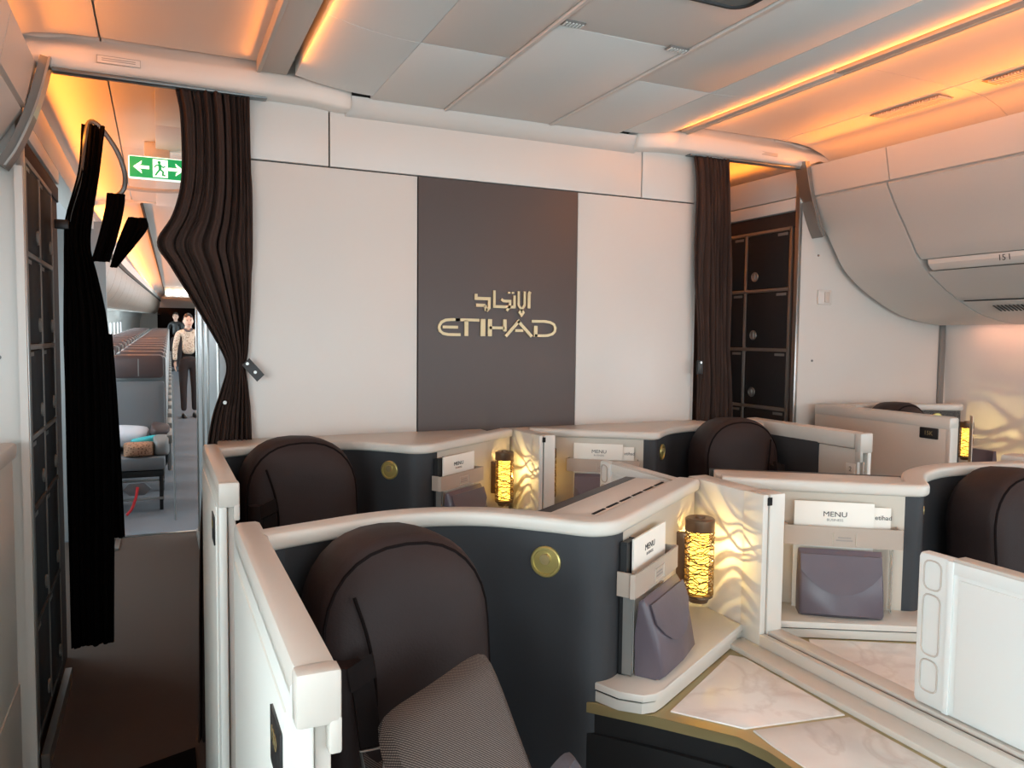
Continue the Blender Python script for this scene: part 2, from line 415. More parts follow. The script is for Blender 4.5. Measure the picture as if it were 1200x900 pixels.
# curved edges of the centre ceiling, both sides
eprof = [(1.84+.02*i, ZC+.45*(.02*i)**2) for i in range(15)]+[(2.12, ZC+.10), (1.84, ZC+.02)]
def medge(y0, y1, mir=False):
    pts = [((2.58-x) if mir else x, z) for x, z in eprof]
    part('panel', prism_axis(NB(), pts, y0+.0015, y1-.0015, 'y'), 'ceiling', ce, ang=40)
for a, b in ((-2.6, .9), (.9, 2.32), (2.32, 2.90)): medge(a, b); medge(a, b, True)
# rails
for side in (1, 0):
    for a, b in ((-2.6, 2.05), (2.055, 2.93)):
        x0, x1 = (2.162, 2.200) if side else (.335, .435)
        part('rail', box(NB(), x0, x1, a, b, 2.434, 2.478, .004), 'rail', ce)
        sx = (x1-.01, x1+.004) if side else (x0-.004, x0+.01)
        part('rail_lip', box(NB(), *sx, a, b, 2.430, 2.476, .002), 'rail', ce)
# aisle ceilings: flat panel, vent band, cove
def mx(x, mir): return 2.61-x if mir else x
for mir in (False, True):
    def pr(pts, y0, y1, m='aisle_ceiling', nm='panel', ang=40):
        return part(nm, prism_axis(NB(), [(mx(x, mir), z) for x, z in pts], y0+.0015, y1-.0015, 'y'), m, ce, ang=ang)
    ends = ((-2.6, .6), (.6, 2.05), (2.05, 2.95), (2.99, 4.6), (4.6, 6.36))
    for a, b in ends:
        pr([(2.16, 2.475), (2.768, 2.475), (2.768, 2.49), (2.16, 2.49)], a, b)
        pr([(2.774, 2.474), (2.87, 2.471), (2.96, 2.46), (3.04, 2.435), (3.11, 2.40), (3.15, 2.365), (3.16, 2.38), (3.11, 2.42), (3.04, 2.452), (2.96, 2.478), (2.774, 2.49)], a, b)
    # vents: real slats over a dark slot
    for a, b in ((-.4, 1.95), (2.13, 2.45)) + (((2.9, 2.91),) if False else ()):
        bm = NB(); n = int((b-a)/.012)
        for i in range(n):
            y = a+i*.012
            xa, xb = sorted((mx(2.80, mir), mx(2.875, mir)))
            box(bm, xa, xb, y, y+.005, 2.461, 2.468)
        part('vent_grille', bm, 'rail', ce, kind='stuff')
        xa, xb = sorted((mx(2.795, mir), mx(2.88, mir)))
        part('vent_slot', box(NB(), xa, xb, a-.005, b+.005, 2.4685, 2.4695), 'vent', ce)
# galley ceiling above the left aisle
for a, b in ((3.05, 3.9), (3.9, 4.8), (4.8, 6.3)):
    cpan((.0, .28, a, b, 2.44), 'aisle_ceiling')

# small ceiling fittings
def fitting(x, y, label):
    t = thing('ceiling_vent', label, 'vent', (x, y, ZC-.004))
    part('frame', box(NB(), x-.034, x+.034, y-.017, y+.017, ZC-.005, ZC, .001), 'greytrim', t)
    bm = NB()
    for i in range(6): box(bm, x-.028+i*.0105, x-.023+i*.0105, y-.012, y+.012, ZC-.008, ZC-.005)
    part('slats', bm, 'ceiling', t)
fitting(1.085, 1.985, 'small grey ceiling grille beside the first white seam strip')
fitting(1.465, 2.015, 'small grey ceiling grille beside the second white seam strip, nearer the right')
t = thing('ceiling_light', 'grey rounded ceiling fitting with a black rubber rim at the top edge', 'light', (1.33, 1.58, ZC-.02))
rp = []
for cx, cy, a0 in ((1.385, 1.64, 0), (1.20, 1.64, 90), (1.20, 1.25, 180), (1.385, 1.25, 270)):
    rp += [(cx+.045*math.cos(math.radians(a0+k*15)), cy+.045*math.sin(math.radians(a0+k*15))) for k in range(7)]
part('body', prism(NB(), rp, ZC-.012, ZC+.0, 0), 'greytrim', t)
tube_p = [(p[0], p[1], ZC-.010) for p in rp]
part('rim', tube(NB(), tube_p, .008, 6, True), 'black', t)

# ---------- headers (curtain rail covers) over the aisles
def header(mir, label, lab2):
    f = lambda x: (2.61-x) if mir else x
    t = thing('curtain_header', label, 'curtain header', (f(.1), 2.97, 2.36))
    # loft along x of a (y,z) profile that swells towards the centre of the cabin
    rings = []
    for x, dz, dy in ((-.50, .07, .0), (-.42, .035, .0), (-.335, 0, .0), (-.25, .0, .01), (0, .0, .02), (.3, -.005, .03), (.52, -.008, .035), (.63, -.018, .03), (.665, -.016, .018), (.672, -.008, .01)):
        yb = 2.955-dy
        top = 2.475 if x < .2 else 2.50
        pr_ = [(3.03, 2.362+dz), (yb+.01, 2.362+dz), (yb, 2.372+dz), (yb-.003, 2.40), (yb+.002, 2.425), (yb+.012, 2.440), (yb+.03, 2.452), (yb+.045, top), (3.03, top)]
        if x > .60: pr_ = [(y, min(z, 2.425+(.672-x)*.3)) for y, z in pr_]
        rings.append([(f(x), y, z) for y, z in pr_])
    part('cover', loft(NB(), rings), 'aisle_ceiling', t, ang=50)
    a, b = sorted((f(-.30), f(.37)))
    part('curtain_track', box(NB(), a, b, 2.955, 2.995, 2.350, 2.363, .002), 'track', t)
    # small framed notice on the front face
    xs = (-.16, -.04) if not mir else (.05, .0)
    if not mir:
        yy = 2.934
        part('notice', box(NB(), -.17, -.04, yy-.004, yy+.004, 2.388, 2.413, .001), 'aisle_ceiling', t)
        bm = NB()
        for z in (2.3885, 2.4115): box(bm, -.17, -.04, yy-.0048, yy-.004, z, z+.0012)
        for x in (-.17, -.0412): box(bm, x, x+.0012, yy-.0048, yy-.004, 2.3885, 2.4125)
        for z in (2.403, 2.397): box(bm, -.155, -.055, yy-.0048, yy-.004, z, z+.002)
        part('notice_print', bm, 'inkgrey', t)
    else:
        part('notice', box(NB(), 2.64, 2.74, 2.934, 2.94, 2.388, 2.405, .001), 'rail', t)
    return t
header(False, 'curved white curtain header over the left aisle with a small framed notice', '')
header(True, 'curved white curtain header over the right aisle, glowing amber', '')

# ---------- overhead bins, right and left
BP = [(2.955, 2.365), (2.985, 2.225)]
BQ = catmull([(2.995, 2.212), (3.06, 2.11), (3.12, 2.03), (3.165, 1.965), (3.25, 1.857), (3.41, 1.752), (3.66, 1.645), (3.913, 1.60), (4.02, 1.597)], 4)
def binset(mir):
    f = lambda x: (2.61-x) if mir else x
    side = 'left' if mir else 'right'
    t = thing('overhead_bin', f'closed grey overhead bin along the {side} cabin wall', 'overhead bin', (f(3.4), 1.5, 1.6))
    def P(nm, pts, y0, y1, m='bin'):
        return part(nm, prism_axis(NB(), [(f(x), z) for x, z in pts], y0, y1, 'y'), m, t, ang=30)
    for a, b in ((-2.6, .5), (.503, 2.497), (2.503, 2.965)):
        P('fascia', BP+[(3.02, 2.22), (3.0, 2.365)], a, b)
    Q = [tuple(q) for q in BQ]
    back = [(4.02, 1.75), (4.02, 2.22), (3.3, 2.3), (3.03, 2.25)]
    P('end_panel', Q+back, 2.525, 2.965)
    # doors with a handle recess and a service rail below
    qi = [q for q in Q if q[1] > 1.885]; ql = [q for q in Q if q[1] < 1.835 and q[1] > 1.70]; qp = [q for q in Q if q[1] <= 1.695]
    for a, b in ((-2.6, .5), (.503, 2.515)):
        top = qi+[(3.232, 1.885)]
        P('door', top+[(3.6, 1.885), (3.6, 2.2), (3.03, 2.25)], a, b)
        P('door_handle', [(3.236, 1.882), (3.240, 1.862), (3.255, 1.845), (3.272, 1.835), (3.30, 1.835), (3.3, 1.882)], a, b-.03, 'aisle_ceiling')
        P('lower_panel', [(3.292, 1.832)]+ql+[(3.50, 1.705), (3.7, 1.705), (3.7, 1.832)], a, b)
        P('service_panel', [(3.525, 1.698)]+qp+[(4.02, 1.698)], a, b)
    P('core', [(3.07, 2.2), (3.30, 1.87), (3.56, 1.70), (4.0, 1.64), (4.04, 2.2)], -2.6, 2.6, 'groove')
    # perforated grille of the service panel
    bm = NB()
    if not mir:
        for i in range(100):
            y = .55+i*.0185
            for k in range(1):
                A = (3.60, 1.670-.0); 
                prism_axis(bm, [(3.565, 1.6775), (3.625, 1.6535), (3.625, 1.6505), (3.565, 1.6745)], y, y+.007, 'y')
        part('grille', bm, 'groove', t, kind='stuff')
    # curved end strip that meets the header
    sp = catmull([(2.925, 2.385), (2.945, 2.30), (2.975, 2.20), (3.02, 2.09), (3.055, 2.03)], 4)
    L, R2 = thick([tuple(p) for p in sp], .03)
    P('end_strip', list(L)+list(R2)[::-1], 2.93, 2.998, 'greytrim')
    P('end_strip_face', [(x-.016, z) for x, z in sp]+[(x-.009, z) for x, z in reversed(sp)], 2.925, 2.998, 'steel')
    return t, P
tR, PR = binset(False)
tL, PL = binset(True)
text('seat_number', '15 I', (3.2375, 2.13, 1.860), (0, -1, 0), (-.2, 0, 1), .036, 'ink', tR)
text('seat_number', '13 A', (2.61-3.2375, .9, 1.860), (0, 1, 0), (.1, 0, 1), .030, 'ink', tL)
bm = NB()
for i in range(3): box(bm, 3.238, 3.240, 1.985+i*.02, 1.997+i*.02, 1.860, 1.868)
part('pictogram', bm, 'inkgrey', tR)

# ---------- side walls and outer bulkheads
def sidewall(name, x, sgn):
    prof = [(x-.0*sgn, 1.62), (x+.03*sgn, 1.40), (x+.045*sgn, 1.15), (x+.03*sgn, .7), (x-.04*sgn, .2), (x-.08*sgn, 0), (x+.2*sgn, 0), (x+.2*sgn, 2.5), (x+.0*sgn, 2.4)]
    return struct(name, prism_axis(NB(), prof, -2.8, 3.02, 'y'), 'wall', ang=40)
sidewall('wall_right', 4.05, 1); sidewall('wall_left', -1.5, -1)
for i in range(5):
    y = -1.5+i*.62
    ww = struct(f'window_{i+1}', box(NB(), 4.06, 4.10, y, y+.30, 1.02, 1.44, .03), 'white_trim')
    part('pane', box(NB(), 4.05, 4.066, y+.04, y+.26, 1.07, 1.39, .02), 'winglow', ww)
    ww = struct(f'window_{i+6}', box(NB(), -1.56, -1.52, y, y+.30, 1.02, 1.44, .03), 'white_trim')
    part('pane', box(NB(), -1.526, -1.50, y+.04, y+.26, 1.07, 1.39, .02), 'winglow', ww)
wr = struct('wall_aft_right', box(NB(), 2.97, 4.2, YW, YW+.03, 0, 2.40), 'wall')
struct('trim_5', box(NB(), 4.02, 4.06, YW-.02, YW, 0, 1.62, .008), 'greytrim')
bm = NB()
for (x, z) in ((3.09, 2.0-.06), (3.07, 1.40)): disc(bm, (x, YW, z), (0, -1, 0), .006, .004, 10)
part('screw', bm, 'greytrim', wr)
t = thing('wall_plate', 'small white rectangular plate on the cream wall right of the lockers', 'wall plate', (3.137, YW, 1.69))
part('plate', box(NB(), 3.09, 3.185, YW-.012, YW, 1.69, 1.765, .006), 'wall', t)
part('button', box(NB(), 3.13, 3.165, YW-.017, YW-.011, 1.70, 1.755, .004), 'rail', t)
wl = struct('wall_aft_left', box(NB(), -1.6, -.41, YW, YW+.03, 0, 2.40), 'wall')
bm = NB(); disc(bm, (-.475, YW, 1.42), (0, -1, 0), .008, .005, 10); part('screw', bm, 'greytrim', wl)

# ---------- locker cabinets
def lockers(mir):
    f = lambda x: (2.56-x) if mir else x
    side = 'left' if mir else 'right'
    t = thing('locker_cabinet', f'tall dark brown cabinet of small latched locker doors beside the {side} aisle', 'cabinet', (f(3.3), 3.4, 0), 'locker cabinets by the aisles' if False else None)
    def B(nm, x0, x1, y0, y1, z0, z1, m, par=t, bev=.002):
        a, b = sorted((f(x0), f(x1)))
        return part(nm, box(NB(), a, b, y0, y1, z0, z1, bev), m, par)
    B('carcass', 2.965, 3.8, YW+.031, 4.05, 0, 2.16, 'locker_wood'); st = 'greytrim' if mir else 'steel'
    B('corner_strip', 2.950, 2.972, YW-.004, YW+.022, 0, 2.30, 'steel')
    B('frame', 2.958, 2.966, YW+.022, 4.05, 2.085, 2.15, 'locker_wood')
    B('top_panel', 2.955, 3.8, YW+.031, 4.05, 2.165, 2.225, 'aisle_ceiling'); B('top_fascia', 2.958, 3.05, YW+.031, 6.2, 2.232, 2.366, 'bin')
    rows = (2.08, 1.77, 1.455, 1.145, .90, .50, .10); cols = (3.055, 3.385, 3.745)
    for z in rows: B('rail', 2.952, 2.966, YW+.05, 3.75, z-.012, z+.006, st if z > 1 else 'groove')
    for y in cols: B('stile', 2.952, 2.966, y-.012, y+.006, .1, 2.085, st)
    for ya, yb in zip(cols, cols[1:]):
        for za, zb_ in zip(rows, rows[1:]):
            d = B('door', 2.955, 2.966, ya+.01, yb-.016, zb_+.01, za-.016, 'locker')
            bm = NB(); disc(bm, (f(2.955), yb-.075, zb_+.075), (-1 if not mir else 1, 0, 0), .026, .006, 18, rim=1)
            obox(bm, (f(2.952), yb-.075, zb_+.075), (1, 0), (0, 1), .008, .012, .036, .002)
            part('latch', bm, st, d)
            B('number_tag', 2.9535, 2.956, ya+.02, ya+.09, za-.034, za-.02, 'greytrim', d, 0)
    return t
lockers(False); lockers(True)
struct('wall_galley_left', box(NB(), -1.70, -1.62, YW+.04, 6.3, 0, 2.6), 'eco_shell'); struct('wall_galley_right', box(NB(), 4.0, 4.1, YW+.04, 6.36, 0, 2.6), 'eco_shell')
struct('wall_galley_aft', box(NB(), 2.33, 4.0, 6.30, 6.36, 0, 2.6), 'eco_shell')
struct('trim_6', prism_axis(NB(), [(-.415, 0), (-.392, 0), (-.392, 2.04), (-.415, 2.04)], YW-.03, YW-.005, 'y'), 'wall')

single('floor_mat', 'black floor mat at the bottom of the left aisle', 'mat', prism(NB(), [(-.15, 2.86), (.10, 2.95), (.10, 2.3), (-.15, 2.3)], .0005, .009), 'black_curtain')

# ================================================================== CURTAINS
def cloth(bm, rows, y, nf, amp, nu=60, ph=0, jitter=.15):
    """rows: (z, xleft, xright, foldscale) top to bottom -> pleated sheet"""
    rows2 = catmull([(r[0], r[1], r[2]) for r in rows], 6); fs = [r[3] for r in rows]
    V = []; n = len(rows2)
    rnd = random.Random(nf*7+int(ph*10)); offs = [rnd.uniform(-jitter, jitter) for _ in range(nu+1)]
    for i, r in enumerate(rows2):
        q = i/(n-1)*(len(fs)-1); k = int(min(q, len(fs)-2)); s = fs[k]+(fs[k+1]-fs[k])*(q-k)
        line = []
        for j in range(nu+1):
            u = j/nu
            a = 2*pi*nf*(u+.045*math.sin(5*u+r[0]*.9+ph)+.02*math.sin(13*u-r[0]*1.7))+ph+offs[j]*.35
            k_ = .55+.45*math.sin(u*9.7+ph*3+r[0]*1.1)
            x = r[1]+(r[2]-r[1])*(u+.3/nf*math.sin(a)*.3*min(1, u*8, (1-u)*8))
            line.append(bm.verts.new((x, y-amp*s*(k_*math.cos(a)+.35*math.cos(2.3*a+1))-.005*math.sin(r[0]*9+u*11), r[0])))
        V.append(line)
    for a, b in zip(V, V[1:]):
        for j in range(nu): bm.faces.new((a[j], a[j+1], b[j+1], b[j]))
    return bm
SOL = [('thickness', 'SOLIDIFY', {'thickness': .004})]
t = thing('curtain', 'dark brown curtain tied back at the left end of the white bulkhead', 'curtain', (.2, 2.975, 0))
part('cloth', cloth(NB(), [(2.352, .070, .312, .9), (2.25, .085, .312, 1), (2.05, .085, .314, 1), (1.92, .055, .314, 1), (1.82, .004, .314, 1), (1.74, .045, .313, 1),
    (1.6, .125, .308, 1), (1.45, .205, .297, .8), (1.38, .225, .287, .7), (1.30, .205, .297, .8), (1.15, .165, .303, 1), (.8, .13, .305, 1), (.02, .115, .30, 1.1)], 2.972, 8, .022, 110), 'curtain', t, ang=80, mods=SOL)
bm = NB()
pts = catmull([(.295, 2.965, 1.405), (.31, 2.95, 1.385), (.335, 2.945, 1.35)], 4)
for a, b in zip(pts, pts[1:]): pass
def strap(bm, pts, wdir, wd, th):
    rings = []; wdir = Vector(wdir).normalized()
    for i, p in enumerate(pts):
        tt = (Vector(pts[min(i+1, len(pts)-1)])-Vector(pts[max(i-1, 0)])).normalized(); n = tt.cross(wdir).normalized(); p = Vector(p)
        rings.append([p+wdir*wd/2+n*th/2, p+wdir*wd/2-n*th/2, p-wdir*wd/2-n*th/2, p-wdir*wd/2+n*th/2])
    return loft(bm, rings)
tb = part('tieback', strap(NB(), [(.287, 2.955, 1.405), (.312, 2.945, 1.375), (.338, 2.945, 1.345)], (.72, 0, .70), .036, .005), 'black', t)
bm = NB()
for p in ((.292, 2.948, 1.398), (.318, 2.939, 1.367)): disc(bm, p, (0, -1, 0), .006, .004, 12)
part('stud', bm, 'steel', tb)
bm = NB(); disc(bm, (.213, 2.935, 1.26), (0, -1, 0), .007, .004, 12); part('stud', bm, 'steel', t)

t = thing('curtain', 'dark brown curtain gathered at the right end of the white bulkhead', 'curtain', (2.4, 2.975, 0))
part('cloth', cloth(NB(), [(2.352, 2.27, 2.475, .9), (2.2, 2.285, 2.485, 1), (1.8, 2.29, 2.50, 1), (1.45, 2.315, 2.505, .9), (1.1, 2.32, 2.52, 1), (.02, 2.30, 2.53, 1)], 2.972, 7, .022, 90, 1.0), 'curtain', t, ang=80, mods=SOL)
tb = part('tieback', box(NB(), 2.300, 2.330, 2.94, 2.955, 1.34, 1.405, .003), 'black', t)
bm = NB(); disc(bm, (2.314, 2.94, 1.395), (0, -1, 0), .006, .004, 12); part('stud', bm, 'steel', tb)

# black curtain hanging behind the left lockers on a curved track
t = thing('curtain', 'black backlit curtain bunched on a curved track in the left aisle', 'curtain', (-.27, 3.86, 0))
part('cloth', cloth(NB(), [(2.40, -.285, -.20, .6), (2.2, -.30, -.225, .7), (2.0, -.352, -.255, .8), (1.88, -.362, -.262, .8), (1.75, -.366, -.235, 1), (1.58, -.37, -.205, 1), (1.4, -.372, -.195, 1), (.9, -.372, -.19, 1), (.11, -.37, -.205, 1)], 3.86, 5, .02, 60, .3), 'black_curtain', t, ang=80, mods=SOL)
part('cloth', cloth(NB(), [(1.5, -.22, -.185, .6), (1.1, -.22, -.165, 1), (.58, -.21, -.150, 1)], 3.89, 3, .015, 30, .3), 'black_curtain', t, ang=80, mods=SOL)
part('cloth', cloth(NB(), [(2.125, -.195, -.125, .5), (2.05, -.205, -.135, .6), (1.92, -.235, -.165, .7), (1.82, -.265, -.195, .7)], 3.92, 3, .012, 30, 1), 'black_curtain', t, ang=80, mods=SOL)
part('cloth', cloth(NB(), [(2.03, -.115, -.04, .5), (1.985, -.135, -.035, .6), (1.90, -.165, -.09, .7), (1.80, -.19, -.165, .7)], 3.95, 4, .012, 30, 2), 'black_curtain', t, ang=80, mods=SOL)
part('track', tube(NB(), catmull([(-.34, 3.86, 1.98), (-.30, 3.86, 2.15), (-.27, 3.86, 2.36), (-.25, 3.86, 2.415), (-.21, 3.87, 2.39), (-.155, 3.89, 2.31), (-.125, 3.91, 2.22), (-.13, 3.93, 2.15), (-.165, 3.93, 2.11)], 4), .011, 8), 'track', t)
part('tieback', box(NB(), -.395, -.34, 3.83, 3.85, 1.945, 1.985, .004), 'black', t)

# ================================================================== EXIT SIGN
ES = 4.4
t = thing('exit_sign', 'green and white running man exit sign above the left aisle', 'sign', (.0, ES+.01, 2.285))
ex0, ex1, ez0, ez1 = -.118, .135, 2.293, 2.395
part('case', box(NB(), ex0-.006, ex1+.006, ES, ES+.03, ez0-.006, ez1+.006, .008), 'signwhite', t)
part('face', box(NB(), ex0, ex1, ES-.004, ES, ez0, ez1, .001), 'green', t)
part('panel', box(NB(), -.012, .058, ES-.006, ES-.003, ez0+.006, ez1-.006), 'signwhite', t)
zc = (ez0+ez1)/2
def arrow(cx, s):
    bm = NB()
    prism_axis(bm, [(cx+s*.036, zc), (cx-s*.004, zc+.032), (cx-s*.002, zc+.016), (cx+s*.012, zc+.008), (cx-s*.038, zc+.008), (cx-s*.038, zc-.008), (cx+s*.012, zc-.008), (cx-s*.002, zc-.016), (cx-s*.004, zc-.032)], ES-.006, ES-.003, 'y')
    part('arrow', bm, 'signwhite', t)
arrow(-.066, -1); arrow(.098, 1)
bm = NB()
disc(bm, (.018, ES-.0055, zc+.030), (0, -1, 0), .008, .002, 14)
def lim(pts, w):
    L, R2 = thick(pts, w)
    for i in range(len(L)-1): prism_axis(bm, [L[i], L[i+1], R2[i+1], R2[i]], ES-.0075, ES-.0055, 'y')
lim([(.020, zc+.022), (.022, zc-.004)], .014)
lim([(.020, zc+.018), (.004, zc+.014), (-.004, zc+.004)], .006)
lim([(.022, zc+.018), (.036, zc+.006), (.046, zc+.012)], .006)
lim([(.022, zc-.004), (.010, zc-.020), (.000, zc-.036)], .008)
lim([(.022, zc-.004), (.036, zc-.016), (.034, zc-.032), (.046, zc-.034)], .008)
part('running_figure', bm, 'green', t)
part('mount', box(NB(), -.05, .07, ES, ES+.03, 2.40, 2.475, .004), 'aisle_ceiling', t)
single('curtain_rail', 'pale horizontal tube crossing the left aisle ceiling below the exit sign', 'rail',  # curtain rail across the aisle, drawn as a bare tube
       tube(NB(), catmull([(-.18, 5.0, 2.335), (-.05, 5.0, 2.33), (.08, 5.0, 2.335), (.26, 5.0, 2.355)], 4), .012, 8), 'rail')

# ================================================================== SUITES
C = 1.268
def fL(x): return x
def fR(x): return 2*C-x
FRONT = [(.166, 1.396), (.20, 1.408), (.283, 1.433), (.38, 1.460), (.487, 1.462), (.597, 1.42), (.687, 1.335), (.735, 1.280), (.765, 1.264), (.80, 1.268), (.835, 1.290)]
RECESS = [(.835, 1.290), (1.02, 1.422), (1.225, 1.568)]
FRONT_R = [(.206, 1.405), (.25, 1.422), (.333, 1.44), (.43, 1.46), (.537, 1.462), (.66, 1.425), (.755, 1.36), (.80, 1.318), (.82, 1.302), (.845, 1.297), (.872, 1.312)]
RECESS_R = [(.872, 1.312), (1.04, 1.435), (1.225, 1.568)]
DY = 1.13
def rr_prof(d0, d1, z0, z1, r, k=3):
    out = []
    for cx, cz, a0 in ((d1-r, z1-r, 0), (d0+r, z1-r, 90), (d0+r, z0+r, 180), (d1-r, z0+r, 270)):
        out += [(cx+r*math.cos(math.radians(a0+i*90/k)), cz+r*math.sin(math.radians(a0+i*90/k))) for i in range(k+1)]
    return out
rnd = random.Random(3)

def lamp(name_loc, toward, label, side=(.82, .57), power=1.0):
    x, y = name_loc; z0, z1 = .895, 1.085
    t = thing('wall_lamp', label, 'lamp', (x, y, z0), 'cylinder lamps in the suite recesses')
    R_ = .0335
    part('lamp_cap', lathe(NB(), [(.0335, z1-.030), (.0345, z1-.028), (.0345, z1-.003), (.031, z1), (.012, z1), (.012, z1+.004), (.002, z1+.005)], (x, y, 0), 24), 'bronze', t)
    part('lamp_base', lathe(NB(), [(.010, z0-.012), (.022, z0-.010), (.026, z0), (.034, z0+.004), (.034, z0+.010), (.03, z0+.011)], (x, y, 0), 24), 'bronze', t)
    part('core', lathe(NB(), [(.0205, z0+.011), (.0215, z0+.014), (.0215, z1-.033), (.0205, z1-.03)], (x, y, 0), 20), 'glow', t)
    bm = NB(); r = random.Random(11)
    for i in range(33):
        zc_ = z0+.012+(z1-z0-.042)*i/32; ph = r.uniform(0, 6.28); am = r.uniform(.002, .0065); k = r.choice((2, 3, 4)); ph2 = r.uniform(0, 6.28)
        pts = [(x+R_*math.cos(a), y+R_*math.sin(a), min(z1-.03, max(z0+.01, zc_+am*math.sin(k*a+ph)+.002*math.sin(7*a+ph2)))) for a in [2*pi*j/40 for j in range(40)]]
        tube(bm, pts, r.uniform(.0009, .0015), 4, True)
    part('lattice', bm, 'lattice', t)
    bx, by = toward
    part('bracket', obox(NB(), (x-bx*.045, y-by*.045, .985), (bx, by), (-by, bx), .03, .016, .12, .003), 'bronze', t)
    l = bpy.data.lights.new('lamp_bulb', 'POINT'); l.energy = power; l.color = (1, .74, .28); l.shadow_soft_size = .0008
    o = bpy.data.objects.new('lamp_bulb', l); COL.objects.link(o); o.parent = t; o.location = (side[0]*.0228, side[1]*.0228, .115)
    return t

def suite(f, side, number):
    sg = 1 if side == 'left' else -1
    fr = catmull([(f(x), y) for x, y in (FRONT if sg > 0 else FRONT_R)], 5); rc = [Vector((f(x), y)) for x, y in (RECESS if sg > 0 else RECESS_R)]
    th = []; ds = 0 if sg > 0 else .05
    lab = f'centre-{side} suite of the near row'
    # ---- shell
    t = thing('suite_shell', {'left': 'beige and charcoal suite shell around the nearest aubergine seat, left of the centre partition', 'right': 'beige and charcoal suite shell around the seat at the right edge'}[side], 'suite shell', (f(.7), 1.4, 0), 'suite shells')
    th.append(t)
    part('padded_panel', sweep_plan(NB(), fr, [(0, .05), (0, 1.127), (-.03, 1.127), (-.03, .05)], sg), 'dark_shell', t, ang=60)
    part('recess_panel', sweep_plan(NB(), rc, [(0, .76), (0, 1.127), (-.025, 1.127), (-.025, .76)], sg), 'recess', t)
    cap_path = fr[:-1]+rc
    part('cap', sweep_plan(NB(), cap_path, rr_prof(-.048, .012, 1.122, 1.152, .009), sg), 'shell', t, ang=50)
    part('door_post', prism(NB(), [(f(.15+ds), 1.40), (f(.20+ds), 1.405), (f(.20+ds), 1.47), (f(.15+ds), 1.52)], .05, 1.125), 'dark_shell', t)
    # shelf in the recess
    sh = [(.760, 1.268), (.782, 1.212), (.815, 1.180), (.842, 1.176), (.866, 1.186), (1.235, 1.392), (1.235, 1.60), (.85, 1.33)]
    part('shelf', prism(NB(), [(f(x), y) for x, y in sh], .822, .836, .003), 'shell', t)
    sh2 = [(.760, 1.270), (.782, 1.215), (.815, 1.184), (.842, 1.181), (.866, 1.191), (1.235, 1.397), (1.235, 1.60), (.85, 1.33)]
    part('shelf_edge', prism(NB(), [(f(x), y) for x, y in sh2], .798, .818), 'shell', t)
    part('shelf_joint', prism(NB(), [(f(x), y+.004) for x, y in sh2], .798, .823), 'slot', t)
    # reading light disc on the padded panel
    i0 = min(range(len(fr)), key=lambda i: abs(fr[i][0]-f(.690 if sg > 0 else .75)))
    tt = (fr[i0+1]-fr[i0-1]).normalized(); nn = Vector((tt.y*sg, -tt.x*sg, 0)); p = Vector((fr[i0][0], fr[i0][1], 1.063))
    bm = NB(); disc(bm, p, nn, .031, .007, 28, rim=1)
    dd = part('reading_light', bm, 'brass', t)
    bm = NB(); disc(bm, p+nn*.004+Vector((0, 0, .006)), nn, .011, .006, 18); part('lens', bm, 'gold', dd)
    # literature pocket: strap across the recess
    A = Vector((f(.805), 1.272)) if sg > 0 else Vector((f(.85), 1.297)); B_ = Vector((f(1.215), 1.56)); u = (B_-A).normalized(); n = Vector((u.y*sg, -u.x*sg))
    def at(s, d): return (A.x+u.x*s+n.x*d, A.y+u.y*s+n.y*d)
    s0 = .008 if side == 'left' else .048; sm = 0 if side == 'left' else .022
    sp = catmull([at(s0, .004), at(s0, .03), at(s0+.012, .040), at(s0+.232+sm*.6, .040), at(s0+.244+sm*.6, .03), at(s0+.244+sm*.6, .004)], 4)
    part('pocket_strap', sweep_plan(NB(), sp, [(0, .998), (0, 1.046), (-.004, 1.046), (-.004, .998)], -sg if True else sg), 'band', t)
    part('strap_tag', obox(NB(), (*at(s0+.125, .043), 1.018), u, n, .052, .004, .026, .002), 'recess', t)
    bm = NB(); obox(bm, (*at(s0+.125, .0455), 1.021), u, n, .03, .001, .003); obox(bm, (*at(s0+.125, .0455), 1.014), u, n, .038, .001, .003)
    part('tag_print', bm, 'inkgrey', t)
    # ---- things in the pocket
    dm = .022
    mc = thing('menu_card', {'left': 'white menu card standing in the strap of the nearest recess', 'right': 'wide white menu card facing the camera in the right-hand recess of the near row'}[side], 'menu', (*at(s0+.10, dm), .838), 'menu cards in the suite recesses')
    th.append(mc)
    part('card', obox(NB(), (*at(s0+(.125 if side == 'left' else .147), dm), .970), u, n, .186, .004, .268), 'paper', mc)
    c3 = at(s0+(.122 if side == 'left' else .144), dm+.0024)
    ur = (u.x*sg, u.y*sg, 0)
    text('lettering', 'MENU', (c3[0], c3[1], 1.073), ur, (0, 0, 1), .018, 'ink', mc, sx=1.15)
    text('lettering', 'BUSINESS', (c3[0], c3[1], 1.059), ur, (0, 0, 1), .0085, 'inkgrey', mc, sx=1.1)
    c2 = thing('booklet', {'left': 'black covered booklet edge-on in the pocket of the nearest recess', 'right': 'second white card with printed letters, half hidden behind the right-hand menu'}[side], 'booklet', (*at(s0+.02, .010), .823), 'booklets in the suite recesses')
    th.append(c2)
    if side == 'left':
        part('cover', obox(NB(), (*at(s0+.03, .012), .970), u, n, .045, .010, .262, .002), 'black', c2)
        part('back_cover', obox(NB(), (*at(s0+.012, .023), .937), u, n, .010, .016, .194, .002), 'greytrim', c2)
    else:
        part('cover', obox(NB(), (*at(s0+.098, .012), 1.043), u, n, .17, .003, .10), 'paper', c2)
        cc = at(s0+.030, .0142)
        text('lettering', 'etihad', (cc[0]+.0, cc[1], 1.068), ur, (0, 0, 1), .016, 'ink', c2)
    if side == 'right':
        part('acrylic_edge', obox(NB(), (*at(s0+.010, .018), .921), u, n, .003, .022, .166), 'glass', t)
